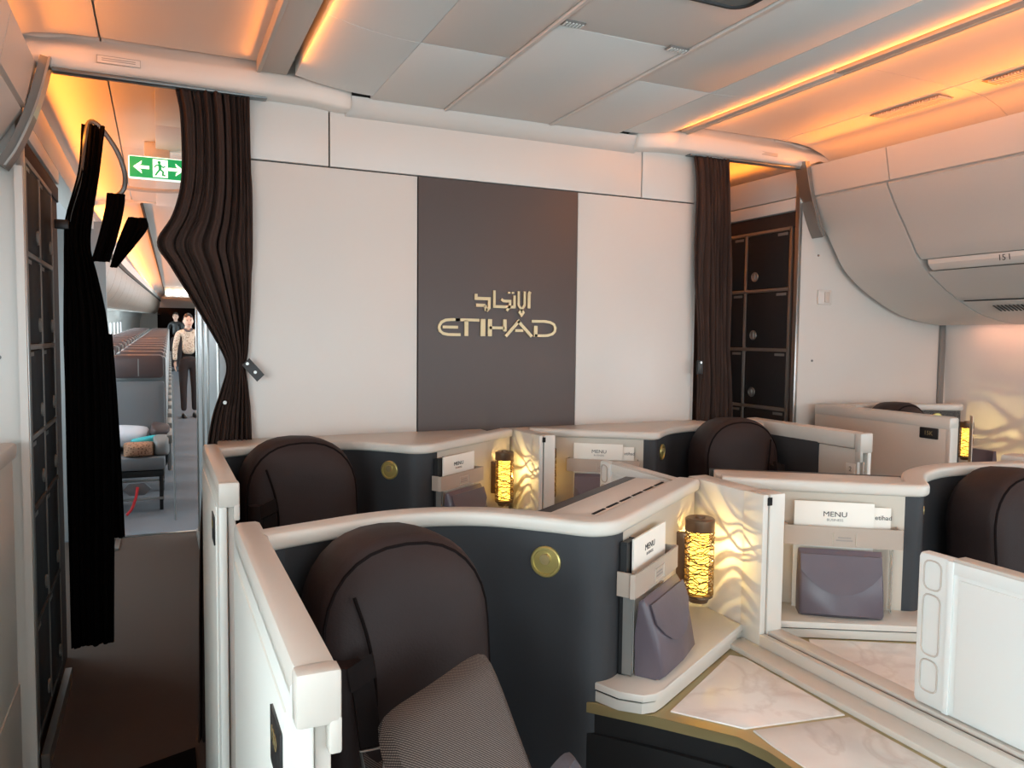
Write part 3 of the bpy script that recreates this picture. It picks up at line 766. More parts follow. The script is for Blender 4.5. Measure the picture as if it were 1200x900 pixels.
    # amenity kit: wedge pouch leaning on the card
    ak = thing('amenity_kit', {'left': 'plum grey satin pouch leaning in the nearest recess beside the lit lamp', 'right': 'plum grey satin pouch facing the camera below the right-hand menu'}[side], 'pouch', (*at(s0+.12, .07), .837), 'amenity pouches in the suite recesses')
    th.append(ak)
    k0, k1 = s0+.019+sm, s0+.219+sm*.6
    rings = []
    for s_, sc in ((k0, .92), (k0+.006, 1), ((k0+k1)/2, 1.05), (k1-.006, 1), (k1, .92)):
        inset = .010 if s_ in (k0, k1) else 0
        prof = [(.036, .8222), (.085*sc, .8222), (.097*sc, .832), (.084*sc, .90), (.062*sc, .966), (.050, .978), (.042, .972), (.034, .90)]
        rings.append([(*at(s_, d), z+.0145) for d, z in prof])
    body = part('pouch_body', loft(NB(), rings), 'kit', ak, ang=50)
    rings = []
    for s_ in [k0+.003+(k1-k0-.006)*i/8 for i in range(9)]:
        e = abs((s_-(k0+k1)/2)/((k1-k0)/2)); drop = .055*(1-e**2.2)
        zb_ = .955-.02-drop
        rings.append([(*at(s_, .062*1.05+(.962-z)*.36+.004), z+.0145) for z in (.968, (.968+zb_)/2, zb_)]+[(*at(s_, .062*1.05+(.962-z)*.36+.001), z+.0145) for z in (zb_, .968)])
    part('flap', loft(NB(), rings), 'kit', body, ang=50)
    # ---- lamp
    pl = at(.385, .053)
    th.append(lamp(pl, (n.x, n.y), {'left': 'glowing lattice cylinder lamp in the nearest recess', 'right': 'glowing lattice cylinder lamp mostly hidden behind the near partition post'}[side], (u.x-n.x*.2, u.y-n.y*.2)))
    # ---- monitor housing behind the recess, belongs to the seat behind
    mh = thing('monitor_housing', {'left': 'beige slotted monitor housing behind the nearest recess wall', 'right': 'beige monitor housing behind the right-hand recess wall of the near row'}[side], 'monitor', (*at(.2, -.1), .8), 'monitor housings')
    th.append(mh)
    a0, a1 = at(.0, -.052), at(.475, -.052); b0, b1 = at(.0, -.145), at(.475, -.145)
    part('housing', prism(NB(), [a0, a1, b1, b0], .8, 1.146, .003), 'shell', mh)
    bm = NB()
    for i in range(6): obox(bm, (*at(.06+i*.072, -.062), 1.1465), u, n, .058, .006, .002)
    part('vent_slots', bm, 'slot', mh)
    part('screen', prism(NB(), [at(-.02, -.148), at(.485, -.148), at(.485, -.175), at(-.02, -.175)], .82, 1.144), 'black', mh)
    # ---- side table
    tb_ = thing('side_table', {'left': 'pale marble side table edged in gold beside the nearest seat', 'right': 'pale marble side table behind the white privacy divider'}[side], 'table', (f(1.1), .9, 0), 'side tables')
    th.append(tb_)
    edge = [(.697, 1.328), (.832, 1.172), (.929, 1.049), (.944, .99), (.944, .66), (1.232, .66), (1.232, 1.40), (.83, 1.27)]
    part('trim_edge', prism(NB(), [(f(x), y) for x, y in edge], .776, .7965, .002), 'gold', tb_)
    part('cabinet', prism(NB(), [(f(x), y) for x, y in [(.702, 1.330), (.838, 1.180), (.934, 1.055), (.950, .99), (.950, .66), (1.225, .66), (1.225, 1.40), (.83, 1.27)]], .05, .7755), 'black', tb_)
    part('drawer_front', prism(NB(), [(f(x), y) for x, y in [(.712, 1.312), (.834, 1.168), (.926, 1.046), (.934, 1.052), (.842, 1.18), (.720, 1.32)]], .12, .735), 'black', tb_)
    part('marble_top', prism(NB(), [(f(x), y) for x, y in [(.872, 1.172), (1.150, 1.335), (1.172, 1.31), (1.166, 1.030), (.957, 1.064)]], .792, .7995, .001), 'marble', tb_)
    part('marble_top', prism(NB(), [(f(x), y) for x, y in [(.965, 1.052), (1.166, 1.019), (1.168, .665), (.960, .665), (.960, 1.0)]], .792, .7995, .001), 'marble', tb_)
    part('skirt', box(NB(), *sorted((f(1.180), f(1.233))), .66, 1.385, .792, .808, .002), 'shell', tb_)
    # ---- aisle door
    dx0, dx1 = (.123, .171) if side == 'left' else (2.325, 2.388)
    out = dx0 if side == 'left' else dx1; inn_ = dx1 if side == 'left' else dx0; so = -1 if side == 'left' else 1
    zt_ = 1.152 if side == 'left' else 1.165; ye = .80 if side == 'left' else .90
    dr = thing('suite_door', {'left': 'off-white sliding suite door beside the nearest seat, with a dark placard', 'right': 'beige sliding suite door at the right edge beside the right aisle'}[side], 'door', ((dx0+dx1)/2, 1.15, 0), 'suite doors')
    th.append(dr)
    def XB(nm, xa, xb, y0, y1, z0, z1, m, bev=.003, par=dr):
        a, b = sorted((xa, xb)); return part(nm, box(NB(), a, b, y0, y1, z0, z1, bev), m, par)
    XB('top_cap', out, inn_, ye+.026, 1.515, 1.105, zt_, 'shell', .010)
    XB('end_cap', out, inn_, ye-.004, ye+.025, 1.092, zt_, 'shell', .005)
    XB('end_lip', inn_, inn_+so*.014, ye-.004, ye+.02, 1.060, 1.10, 'shell', .003)
    XB('outer_frame', out, out-so*.020, ye, 1.52, .03, 1.13, 'door_white', .006)
    XB('outer_panel', out+so*.003, out-so*.004, ye+.06, 1.49, .08, 1.085, 'door_white', .003)
    XB('slide_panel', inn_+so*.026, inn_+so*.008, ye+.015, ye+.2, .03, 1.104, 'shell', .003)
    XB('inner_padding', inn_+so*.012, inn_+so*.002, ye+.2, 1.5, .03, 1.115, 'dark_shell', .003)
    XB('slide_rail', inn_+so*.032, inn_+so*.028, ye+.005, ye+.19, .03, 1.058, 'steel' if side == 'left' else 'shell', .001)
    XB('channel', out-so*.018, inn_+so*.014, ye+.03, 1.5, .03, 1.11, 'slot', 0)
    pc = XB('placard', out+so*.006, out+so*.002, ye+.07, ye+.155, .985, 1.055, 'black', .004)
    text('lettering', '13D' if side == 'left' else '13G', (out+so*.0075, ye+.112, 1.03), (0, so*1.0, 0), (0, 0, 1), .026, 'gold', pc)
    part('rivet', disc(NB(), ((dx0+dx1)/2+.008*so, ye+.015, 1.02), (0, -1, 0), .003, .002, 8), 'slot', dr)
    return th

def seat(cx, cy, sg, label):
    """leather seat with a rounded headrest, facing -y and slightly turned"""
    t = thing('lounge_chair', label, 'seat', (cx, cy, 0), 'aubergine leather suite seats')
    def outline(w, ztop, zbot, n=16):
        pts = []
        r = w*.98
        pts.append((-w, zbot)); pts.append((-w*1.01, zbot+.12))
        zc_ = ztop-r*1.02
        for i in range(n+1):
            a = pi-pi*i/n
            c, s = math.cos(a), math.sin(a)
            pts.append((w*math.copysign(abs(c)**.86, c), zc_+r*1.02*max(0, s)**.92))
        pts.append((w*1.01, zbot+.12)); pts.append((w, zbot))
        return pts
    ro = sg*.10
    def pos(x, y, z):
        return (cx+x*math.cos(ro)-y*math.sin(ro), cy+x*math.sin(ro)+y*math.cos(ro), z)
    W = .154; ZT = 1.163; ZB = .62
    rings = []
    for sc, y, dz in ((.80, .135, -.035), (.93, .13, -.012), (.985, .105, -.003), (1.0, .05, 0), (1.0, .0, 0), (.985, -.018, -.002), (.955, -.026, -.006), (.93, -.032, -.009), (.80, -.048, -.03), (.5, -.060, -.08), (.2, -.064, -.14)):
        rings.append([pos(x*sc, y+(z-.9)*.10, (z-.85)*(sc if sc > .9 else .5+.5*sc)+.85+dz*.4) for x, z in outline(W, ZT, ZB)])
    part('headrest', loft(NB(), rings), 'leather', t, ang=70)
    ring = [pos(x*.962, -.024+(z-.9)*.10, (z-.85)*.962+.85-.003) for x, z in outline(W, ZT, ZB+.1)]
    part('piping', tube(NB(), ring, .0032, 6), 'piping', t)
    # side wing seam and the wing itself on the aisle side
    wing = [pos(-sg*.104, -.032, 1.082), pos(-sg*.090, -.046, 1.03), pos(-sg*.081, -.054, .98), pos(-sg*.078, -.060, .93), pos(-sg*.082, -.066, .86)]
    part('seam', tube(NB(), catmull(wing, 4), .0028, 6), 'piping', t)
    part('wing', loft(NB(), [[pos(-sg*(.125+a*.026), -.052+b*.024, z) for a, b in ((-1, -.4), (0, -.9), (1, -.2), (1, .9), (-1, 1))] for z in (.70, .78, .86, .94, .985)]), 'leather', t, ang=70)
    # backrest, cushion, sides
    rings = []
    for z, y, w_, d in ((.42, -.20, .20, .12), (.55, -.13, .205, .13), (.70, -.065, .20, .12), (.82, -.02, .185, .10), (.9, -.0, .16, .08)):
        rings.append([pos(w_*c, y+d*.45*s, z) for c, s in [(math.copysign(abs(math.cos(a))**.5, math.cos(a)), math.copysign(abs(math.sin(a))**.5, math.sin(a))) for a in [2*pi*i/20 for i in range(20)]]])
    part('backrest', loft(NB(), rings), 'herring', t, ang=60, label='grey-brown herringbone backrest')
    bm = NB(); box(bm, cx-.21, cx+.21, cy-.72, cy-.12, .33, .47, .04); part('seat_cushion', bm, 'herring', t)
    box_ = NB(); box(box_, cx-.20, cx+.20, cy-.68, cy+.05, .03, .33, .01); part('seat_base', box_, 'black', t)
    # shoulder belt with its buckle
    bp = [pos(-sg*.107, -.074, .975), pos(-sg*.106, -.085, .945), pos(-sg*.104, -.098, .90), pos(-sg*.102, -.108, .868)]
    bl = part('seat_belt', strap(NB(), catmull(bp, 4), (1, 0, .12*sg), .034, .006), 'belt', t)
    part('belt_guide', strap(NB(), [pos(-sg*.110, -.074, .995), pos(-sg*.108, -.088, .962)], (1, 0, .5*sg), .044, .012), 'belt', bl)
    p = pos(-sg*.102, -.112, .850)
    ring = [(p[0]+dx, p[1]-.004, p[2]+dz) for dx, dz in ((-.02, .022), (.02, .022), (.016, -.02), (.004, -.03), (-.012, -.022))]
    part('buckle', tube(NB(), ring, .003, 6, True), 'steel', bl)
    p2 = pos(-sg*.098, -.122, .79)
    part('webbing', strap(NB(), [(p[0], p[1], p[2]-.02), p2, (p2[0]+.02, p2[1]-.04, .66)], (1, 0, 0), .03, .004), 'belt', bl)
    return t

def pillowmesh(c, w, h, d, rx, rz, ry=0, axes=None):
    bm = NB(); n = 12
    rot = Matrix.Rotation(rz, 3, 'Z') @ Matrix.Rotation(rx, 3, 'X') @ Matrix.Rotation(ry, 3, 'Y')
    if axes:
        U = Vector(axes[0]).normalized(); V_ = Vector(axes[1]).normalized(); rot = Matrix((U, V_.cross(U).normalized(), V_)).transposed()
    def P(u, v, s):
        e = max(0, (1-abs(u)**3)*(1-abs(v)**3))**.45
        k = 1-.10*(u*v)**4; u *= k; v *= k
        return rot @ Vector((u*w/2*(1-.05*(1-v*v)*abs(u)), s*d/2*e, v*h/2*(1-.05*(1-u*u)*abs(v))))+Vector(c)
    G = [[bm.verts.new(P(-1+2*i/n, -1+2*j/n, -1)) for j in range(n+1)] for i in range(n+1)]
    K = [[G[i][j] if i in (0, n) or j in (0, n) else bm.verts.new(P(-1+2*i/n, -1+2*j/n, 1)) for j in range(n+1)] for i in range(n+1)]
    for i in range(n):
        for j in range(n):
            bm.faces.new((G[i][j], G[i+1][j], G[i+1][j+1], G[i][j+1])); bm.faces.new((K[i][j], K[i][j+1], K[i+1][j+1], K[i+1][j]))
    return bm

allthings = {'left': suite(fL, 'left', 0), 'right': suite(fR, 'right', 0)}
allthings['left'].append(seat(.380, 1.255, 1, 'aubergine leather seat with a round headrest, nearest in the photo'))
allthings['right'].append(seat(2.10, 1.27, -1, 'aubergine leather seat at the right edge behind the white divider'))

# ---- centre partition with its post and rail, and the white privacy divider
def partition():
    t = thing('centre_partition', 'beige partition and slotted post between the two near suites', 'partition', (C, 1.45, 0), 'centre partitions')
    part('slab', box(NB(), 1.238, 1.296, 1.385, 1.615, .05, 1.150, .004), 'shell', t)
    part('post', box(NB(), 1.235, 1.251, 1.335, 1.40, .785, 1.153, .003), 'shell', t)
    part('post', box(NB(), 1.2555, 1.300, 1.335, 1.40, .785, 1.153, .003), 'shell', t)
    part('slot', box(NB(), 1.250, 1.257, 1.343, 1.39, .82, 1.148), 'slot', t)
    part('slot_head', box(NB(), 1.247, 1.2595, 1.333, 1.345, 1.128, 1.146), 'slot', t)
    part('rail', box(NB(), 1.235, 1.2515, .488, 1.336, .70, .833, .003), 'shell', t)
    part('rail', box(NB(), 1.2600, 1.300, .488, 1.336, .70, .837, .003), 'shell', t)
    part('rail_slot', box(NB(), 1.2510, 1.2605, .488, 1.335, .70, .828), 'slot', t)
    part('base', box(NB(), 1.236, 1.30, .488, 1.39, .05, .70), 'shell', t)
    d = thing('privacy_divider', 'white sliding privacy divider standing on the near centre rail', 'divider', (C, .7, .84), 'privacy dividers')
    y0, y1 = .492, .965
    part('panel', box(NB(), 1.262, 1.290, y0, y1, .838, 1.120, .010), 'divider', d)
    fx0, fx1 = 1.2595, 1.263
    # raised border, hinge stile with three finger grips, thin inset lines
    part('border', box(NB(), fx0, fx1, y0, y1-.060, 1.095, 1.117, .001), 'divider', d)
    part('face', box(NB(), fx0-.001, fx1, y0, y1-.085, .850, 1.088, .0015), 'divider', d)
    part('stile', box(NB(), fx0-.0015, fx1, y1-.074, y1-.062, .842, 1.117, .001), 'divider', d)
    for a, b in ((1.055, 1.108), (.935, 1.046), (.868, .926)):
        pts = []
        yl, yr = y1-.050, y1-.016; r = .012
        for cy, cz, a0 in ((yr-r, b-r, 0), (yl+r, b-r, 90), (yl+r, a+r, 180), (yr-r, a+r, 270)):
            pts += [(fx0+.0008, cy+r*math.cos(math.radians(a0+k*30)), cz+r*math.sin(math.radians(a0+k*30))) for k in range(4)]
        part('grip', tube(NB(), pts, .0016, 5, True), 'rail', d)
    part('top_edge', box(NB(), 1.263, 1.294, y0, y1-.07, 1.112, 1.1225, .002), 'shell', d)
    return [t, d]
pt = partition()

# ---- second row: copies moved one pitch back
row2 = {
 'suite_shell': ('beige and charcoal suite shell against the bulkhead under the curtain, left', 'beige and charcoal suite shell against the bulkhead, right of the far partition'),
 'menu_card': ('white menu card in the far left recess against the bulkhead', 'white menu card in the far right recess, behind the white triangle of the divider'),
 'booklet': ('black covered booklet edge-on in the far left recess', 'second printed card in the far right recess, behind the far divider'),
 'amenity_kit': ('plum grey satin pouch in the far left recess beside its lamp', 'plum grey satin pouch in the far right recess, cut off by the far divider'),
 'wall_lamp': ('glowing lattice cylinder lamp in the far left recess under the sign panel', 'glowing lattice cylinder lamp just right of the far partition post'),
 'monitor_housing': ('monitor housing between the far left suite and the bulkhead', 'monitor housing between the far right suite and the bulkhead'),
 'side_table': ('marble side table of the far left suite, hidden behind the near shell', 'marble side table of the far right suite, hidden behind the near monitor housing'),
 'suite_door': ('off-white sliding suite door of the far left suite beside the left aisle', 'beige sliding suite door of the far right suite with a white label on its end'),
 'lounge_chair': ('aubergine leather seat in the far left suite by the curtain', 'aubergine leather seat with its round headrest in the far right suite'),
}
for k, side in enumerate(('left', 'right')):
    for o in allthings[side]:
        nm = o.name.split('.')[0]
        if nm == 'monitor_housing': continue
        c = copy_tree(o, (0, DY, 0), row2[nm][k])
        if nm == 'lounge_chair': c.scale = (1.10, 1, 1.024); c.location.x += .012 if k == 0 else 0
copy_tree(pt[0], (0, DY, 0), 'beige partition and slotted post between the two far suites')
copy_tree(pt[1], (0, DY, 0), 'white privacy divider on the far centre rail, seen as a white triangle')
# white label on the far right door's end
t = thing('door_label', 'white printed label on the end of the far right suite door', 'label', (2.35, 2.03, .98))
part('plate', box(NB(), 2.3295, 2.3325, 2.052, 2.095, .985, 1.05, .001), 'paper', t)
text('lettering', '2', (2.329, 2.073, 1.028), (0, -1, 0), (0, 0, 1), .026, 'inkgrey', t)
bm = NB()
for z in (1.006, 1.000, .994): box(bm, 2.3288, 2.3296, 2.058, 2.090, z, z+.0025)
part('label_print', bm, 'inkgrey', t)
# console decks between the far shells and the bulkhead
for f, side in ((fL, 'left'), (fR, 'right')):
    FF, RR = (FRONT, RECESS) if side == 'left' else (FRONT_R, RECESS_R)
    t = thing('console_deck', f'beige ledge along the bulkhead behind the far {side} suite', 'ledge', (f(.7), 2.8, 1.1))
    bp = [(f(x), y+DY+.045) for x, y in FF[:-1]+RR]
    part('top', prism(NB(), bp+[(f(1.225), 2.994), (f(.19), 2.994)], 1.08, 1.119, .002), 'shell', t)

# ---- loose cushions
o = single('cushion', 'grey-brown herringbone cushion leaning on the nearest seat', 'cushion', pillowmesh((.388, .985, .862), .225, .33, .085, 0, 0, axes=((.93, .26, .28), (-.12, .66, .74))), 'herring')
o = single('cushion', 'dark grey cushion corner beside the black cabinet at the bottom edge', 'cushion', pillowmesh((.515, .90, .80), .15, .20, .06, 0, 0, axes=((.8, .35, .3), (-.35, .5, .8))), mat('dark_grey_cloth', (84, 82, 88), .9, noise=.15, nscale=200, bump=.3, bscale=700))

# ---- window suite on the right, across the aisle
WX, WY = 2.925, 1.16
def wsuite():
    t = thing('suite_shell', 'window suite shell against the cream wall at the right, with a charcoal inner panel', 'suite shell', (3.4, 2.6, 0))
    F2 = [(3.11, 2.76), (3.2, 2.79), (3.32, 2.80), (3.45, 2.76), (3.58, 2.69), (3.66, 2.64), (3.70, 2.63), (3.735, 2.645), (3.76, 2.67)]
    R2_ = [(3.76, 2.67), (3.86, 2.76), (4.04, 2.92)]
    fr = catmull(F2, 4); rc = [Vector(p) for p in R2_]
    part('padded_panel', sweep_plan(NB(), fr, [(0, .05), (0, 1.157), (-.03, 1.157), (-.03, .05)]), 'dark_shell', t, ang=60)
    part('recess_panel', sweep_plan(NB(), rc, [(0, .7), (0, 1.127), (-.025, 1.127), (-.025, .7)]), 'recess', t)
    part('cap', sweep_plan(NB(), fr, rr_prof(-.048, .012, 1.155, 1.188, .009)), 'shell', t, ang=50)
    part('ledge', prism(NB(), [tuple(p) for p in fr]+[(3.76, 2.99), (3.11, 2.99)], 1.10, 1.172), 'shell', t)
    bm = NB(); disc(bm, (3.60, 2.676, 1.115), (-.4, -.9, 0), .028, .006, 24, rim=1); part('reading_light', bm, 'brass', t)
    part('shelf', prism(NB(), [(3.70, 2.60), (3.74, 2.52), (3.80, 2.49), (4.04, 2.60), (4.04, 2.90), (3.76, 2.66)], .80, .83, .003), 'shell', t)
    d = thing('suite_door', 'beige window suite door with a small black placard, across the right aisle', 'door', (3.08, 2.55, 0))
    part('panel', box(NB(), 3.05, 3.085, 2.215, 2.95, .03, 1.15, .006), 'shell', d)
    part('top_cap', box(NB(), 3.045, 3.105, 2.20, 2.95, 1.13, 1.183, .010), 'shell', d)
    part('end_frame', box(NB(), 3.05, 3.10, 2.20, 2.225, .03, 1.14, .004), 'shell', d)
    p = part('placard', box(NB(), 3.044, 3.051, 2.255, 2.345, 1.082, 1.130, .004), 'black', d)
    text('lettering', '15K', (3.0435, 2.30, 1.106), (0, -1, 0), (0, 0, 1), .026, 'gold', p)
    s = seat(3.30, 2.60, 1, 'aubergine seat top peeping over the window suite door at the right'); s.location.z = .045
    lamp((3.865, 2.70), (-.82, -.57), 'glowing lattice cylinder lamp by the right cabin wall', (.95, -.1), 1.2)
    m = thing('menu_card', 'white card edge-on beside the lamp by the right cabin wall', 'menu', (3.79, 2.60, .83))
    part('card', obox(NB(), (3.752, 2.595, .985), (.7, .7), (.7, -.7), .07, .004, .29), 'paper', m)
    k = thing('amenity_kit', 'plum grey pouch beside the lamp by the right cabin wall', 'pouch', (3.80, 2.55, .83))
    part('pouch_body', prism_axis(NB(), [(3.775, .831), (3.83, .831), (3.81, .96), (3.79, .96)], 2.50, 2.61, 'y'), 'kit', k)
wsuite()
# near console ledge of the right window suite (only its top shows)
# ---- left window suite door at the picture's left edge
d = thing('suite_door', 'beige window suite door cut off by the left edge of the photo', 'door', (-.47, 2.5, 0))
part('panel', box(NB(), -.50, -.43, 1.9, 2.90, .03, 1.11, .006), 'door_white', d)
part('top_cap', box(NB(), -.505, -.418, 1.9, 2.905, 1.10, 1.150, .010), 'shell', d)
part('kick_strip', box(NB(), -.435, -.425, 1.9, 2.90, .03, .36, .002), 'shell', d)

# ================================================================== ECONOMY CABIN
eco_before = set(bpy.data.objects)
def taper(y): return 1 if y < 12 else 1-.52*(y-12)/28
YS = [6.4, 9, 12]+[12+2*i for i in range(1, 15)]
def yloft(pts, ys=YS): return loft(NB(), [[(x*taper(y), y, z) for x, z in pts] for y in ys])
struct('wall_economy_left', yloft([(-1.62, 0), (-1.72, .5), (-1.76, 1.0), (-1.72, 1.45), (-1.60, 1.75), (-1.5, 1.85), (-1.5, 2.5), (-2.0, 2.5), (-2.0, 0)]), 'white_trim', ang=60)
for i in range(20):
    y = 7.6+i*.95; q = taper(y)
    ww = struct(f'window_{i+11}', box(NB(), -1.765*q, -1.715*q, y, y+.34, 1.02, 1.5, .02), 'white_trim')
    part('pane', box(NB(), -1.735*q, -1.700*q, y+.05, y+.29, 1.08, 1.44, .02), 'winglow', ww)
struct('ceiling_economy', box(NB(), -.1, 2.6, 6.4, 40, 2.46, 2.50), 'aisle_ceiling')
ec = struct('trim_9', yloft([(-.10, 2.455), (-.30, 2.45), (-.40, 2.42), (-.47, 2.375), (-.52, 2.37), (-.52, 2.5), (-.10, 2.5)]), 'aisle_ceiling', ang=50)
struct('trim_10', box(NB(), -.105, -.085, 6.4, 40, 2.445, 2.465, .003), 'groove')
struct('wall_economy_aft', box(NB(), -2.0, 2.5, 40, 40.1, 0, 2.6), 'locker_wood')
struct('wall_economy_right', box(NB(), 2.5, 2.6, 6.4, 40, 0, 2.6), 'white_trim')
struct('trim_7', box(NB(), -1.6, -.335, 6.36, 6.40, 0, 2.3), 'eco_shell')
struct('trim_8', box(NB(), -.6, 2.2, 33.9, 34.0, 1.98, 2.46), 'aisle_ceiling')
struct('trim_11', box(NB(), -1.4, -.40, 34.0, 34.1, 0, 2.46), 'aisle_ceiling')
eb = thing('overhead_bin', 'long row of beige overhead bins above the far economy seats', 'overhead bin', (-.8, 12, 1.7))
bp = [tuple(p) for p in catmull([(-.47, 2.24), (-.49, 2.10), (-.54, 1.95), (-.62, 1.83), (-.74, 1.745)], 4)]
for i in range(24):
    y = 6.9+i*1.1
    part('door', yloft(bp+[(-1.2, 1.745), (-1.2, 2.24)], (y, y+1.085)), 'eco_bin', eb, ang=40)
part('lower_panel', yloft([(-.75, 1.742), (-.80, 1.72), (-1.5, 1.80), (-1.5, 2.3), (-1.0, 2.3), (-1.0, 1.742)]), 'bin', eb)
part('fascia', yloft([(-.455, 2.25), (-.43, 2.36), (-.52, 2.36), (-.52, 2.25)]), 'bin', eb)
part('bin_rail', yloft([(-.452, 2.215), (-.440, 2.255), (-.48, 2.255), (-.48, 2.215)]), 'groove', eb)
t = thing('reading_light', 'cluster of round white ceiling lights at the far end of the aisle', 'light', (.30, 24.0, 2.2))
for dx in (-.22, 0, .22):
    part('lamp_disc', disc(NB(), (.26+dx, 24.0, 2.30), (0, -1, -.2), .085, .02, 14), 'readlight', t)
part('housing', box(NB(), -.06, .58, 24.03, 24.1, 2.18, 2.45, .01), 'aisle_ceiling', t)

def eco_seat(label, cx, y):
    t = thing('economy_seat', label, 'seat', (cx, y, 0), 'economy seats in the rear cabin')
    w_ = .215
    def rrect(hw, z0, z1, y, r=.03, k=3):
        out = []
        for x_, z_, a0 in ((hw-r, z1-r, 0), (-hw+r, z1-r, 90), (-hw+r, z0+r, 180), (hw-r, z0+r, 270)):
            out += [(cx+x_+r*math.cos(math.radians(a0+i*90/k)), y, z_+r*math.sin(math.radians(a0+i*90/k))) for i in range(k+1)]
        return out
    part('back_shell', loft(NB(), [rrect(w_, .30, 1.285, y+.07), rrect(w_+.005, .30, 1.29, y+.05), rrect(w_, .32, 1.285, y+.02)]), 'eco_shell', t)
    part('backrest', loft(NB(), [rrect(w_-.01, .46, 1.075, y+.02), rrect(w_-.015, .46, 1.07, y-.03), rrect(w_-.05, .5, 1.03, y-.045)]), 'eco_grey', t)
    part('headrest', loft(NB(), [rrect(w_-.015, 1.095, 1.30, y+.04), rrect(w_-.02, 1.10, 1.295, y-.04), rrect(w_-.04, 1.12, 1.275, y-.05)]), 'eco_brown', t)
    part('headrest_seam', box(NB(), cx-.004, cx+.004, y-.0515, y-.046, 1.115, 1.265), 'eco_shell', t)
    part('seat_cushion', box(NB(), cx-w_+.01, cx+w_-.01, y-.47, y+.0, .36, .47, .025), 'eco_grey', t)
    part('seat_frame', box(NB(), cx-w_+.02, cx+w_-.02, y-.44, y+.05, .30, .355, .01), 'black', t)
    part('armrest', box(NB(), cx+w_+.002, cx+w_+.045, y-.36, y+.08, .56, .64, .012), 'greytrim', t)
    part('side_panel', box(NB(), cx+w_+.006, cx+w_+.040, y-.30, y+.06, .32, .565, .01), 'eco_shell', t)
    for yy in (y-.36, y+.02):
        part('leg', box(NB(), cx+w_-.06, cx+w_-.03, yy, yy+.04, 0, .31, .005), 'black', t)
    part('baggage_bar', box(NB(), cx-w_, cx+w_-.03, y-.41, y-.39, .10, .12, .003), 'steel', t)
    return t
es = eco_seat('front aisle seat of the rear economy cabin, grey with brown headrest', -.175, 7.5)
for r in range(22):
    for c in range(3):
        if c == 2 and r > 8: continue
        if r == 0 and c == 0: continue
        if r == 0: lab = ['', 'front middle seat of the rear economy cabin', 'front window seat of the rear economy cabin'][c]
        else: lab = ('aisle', 'middle', 'window')[c]+f' economy seat in the {["", "second", "third", "fourth", "fifth", "sixth", "seventh", "eighth", "ninth", "tenth", "eleventh", "twelfth", "thirteenth", "fourteenth", "fifteenth", "sixteenth", "seventeenth", "eighteenth", "nineteenth", "twentieth", "twenty-first", "last"][r]} row behind the curtain'
        copy_tree(es, (-.50*c, .80*r, 0), lab)
# things on the front economy seat
single('pillow', 'white pillow lying on the front economy seat', 'pillow', pillowmesh((-.24, 7.40, .60), .30, .18, .22, .3, 0, .1), 'pillow')
single('packet', 'turquoise packet lying on the white pillow in economy', 'packet', pillowmesh((-.13, 7.22, .585), .22, .07, .06, .4, 0, -.2), 'blue')
single('blanket', 'brown printed folded blanket on the front economy seat', 'blanket', pillowmesh((-.17, 7.12, .53), .24, .13, .20, 0, .1), 'brown_print')
single('blanket', 'grey rolled blanket beside the brown one in economy', 'blanket', pillowmesh((.0, 7.18, .55), .13, .17, .22, .2, 0), 'eco_shell')
single('blanket', 'dark plum blanket roll at the seat edge behind the grey one', 'blanket', pillowmesh((-.01, 7.34, .66), .16, .09, .2, .3, 0, .2), 'eco_brown')
t = thing('life_vest_pouch', 'grey pouch with a red strap under the front economy seat', 'pouch', (-.19, 7.0, .15))
part('pouch_body', prism_axis(NB(), [(-.29, .22), (-.24, .27), (-.13, .27), (-.08, .22), (-.13, .17), (-.24, .17)], 6.98, 7.02, 'y'), 'eco_grey', t)
part('strap', tube(NB(), catmull([(-.18, 6.97, .24), (-.19, 6.95, .17), (-.22, 6.93, .08), (-.26, 6.9, .03)], 4), .012, 6), 'red', t)
single('upright_rod', 'thin grey upright rod at the edge of the economy aisle', 'pole', tube(NB(), [(.105, 6.75, 0.0), (.102, 6.75, .6), (.098, 6.75, 1.18)], .008, 8), 'eco_shell')  # rod added in place of an unidentified pale upright line
single('ramp_plate', 'pale grey metal threshold plate at the entrance to economy', 'plate', box(NB(), -.30, -.27, 5.95, 6.30, 0.001, .02, .003), 'steel')

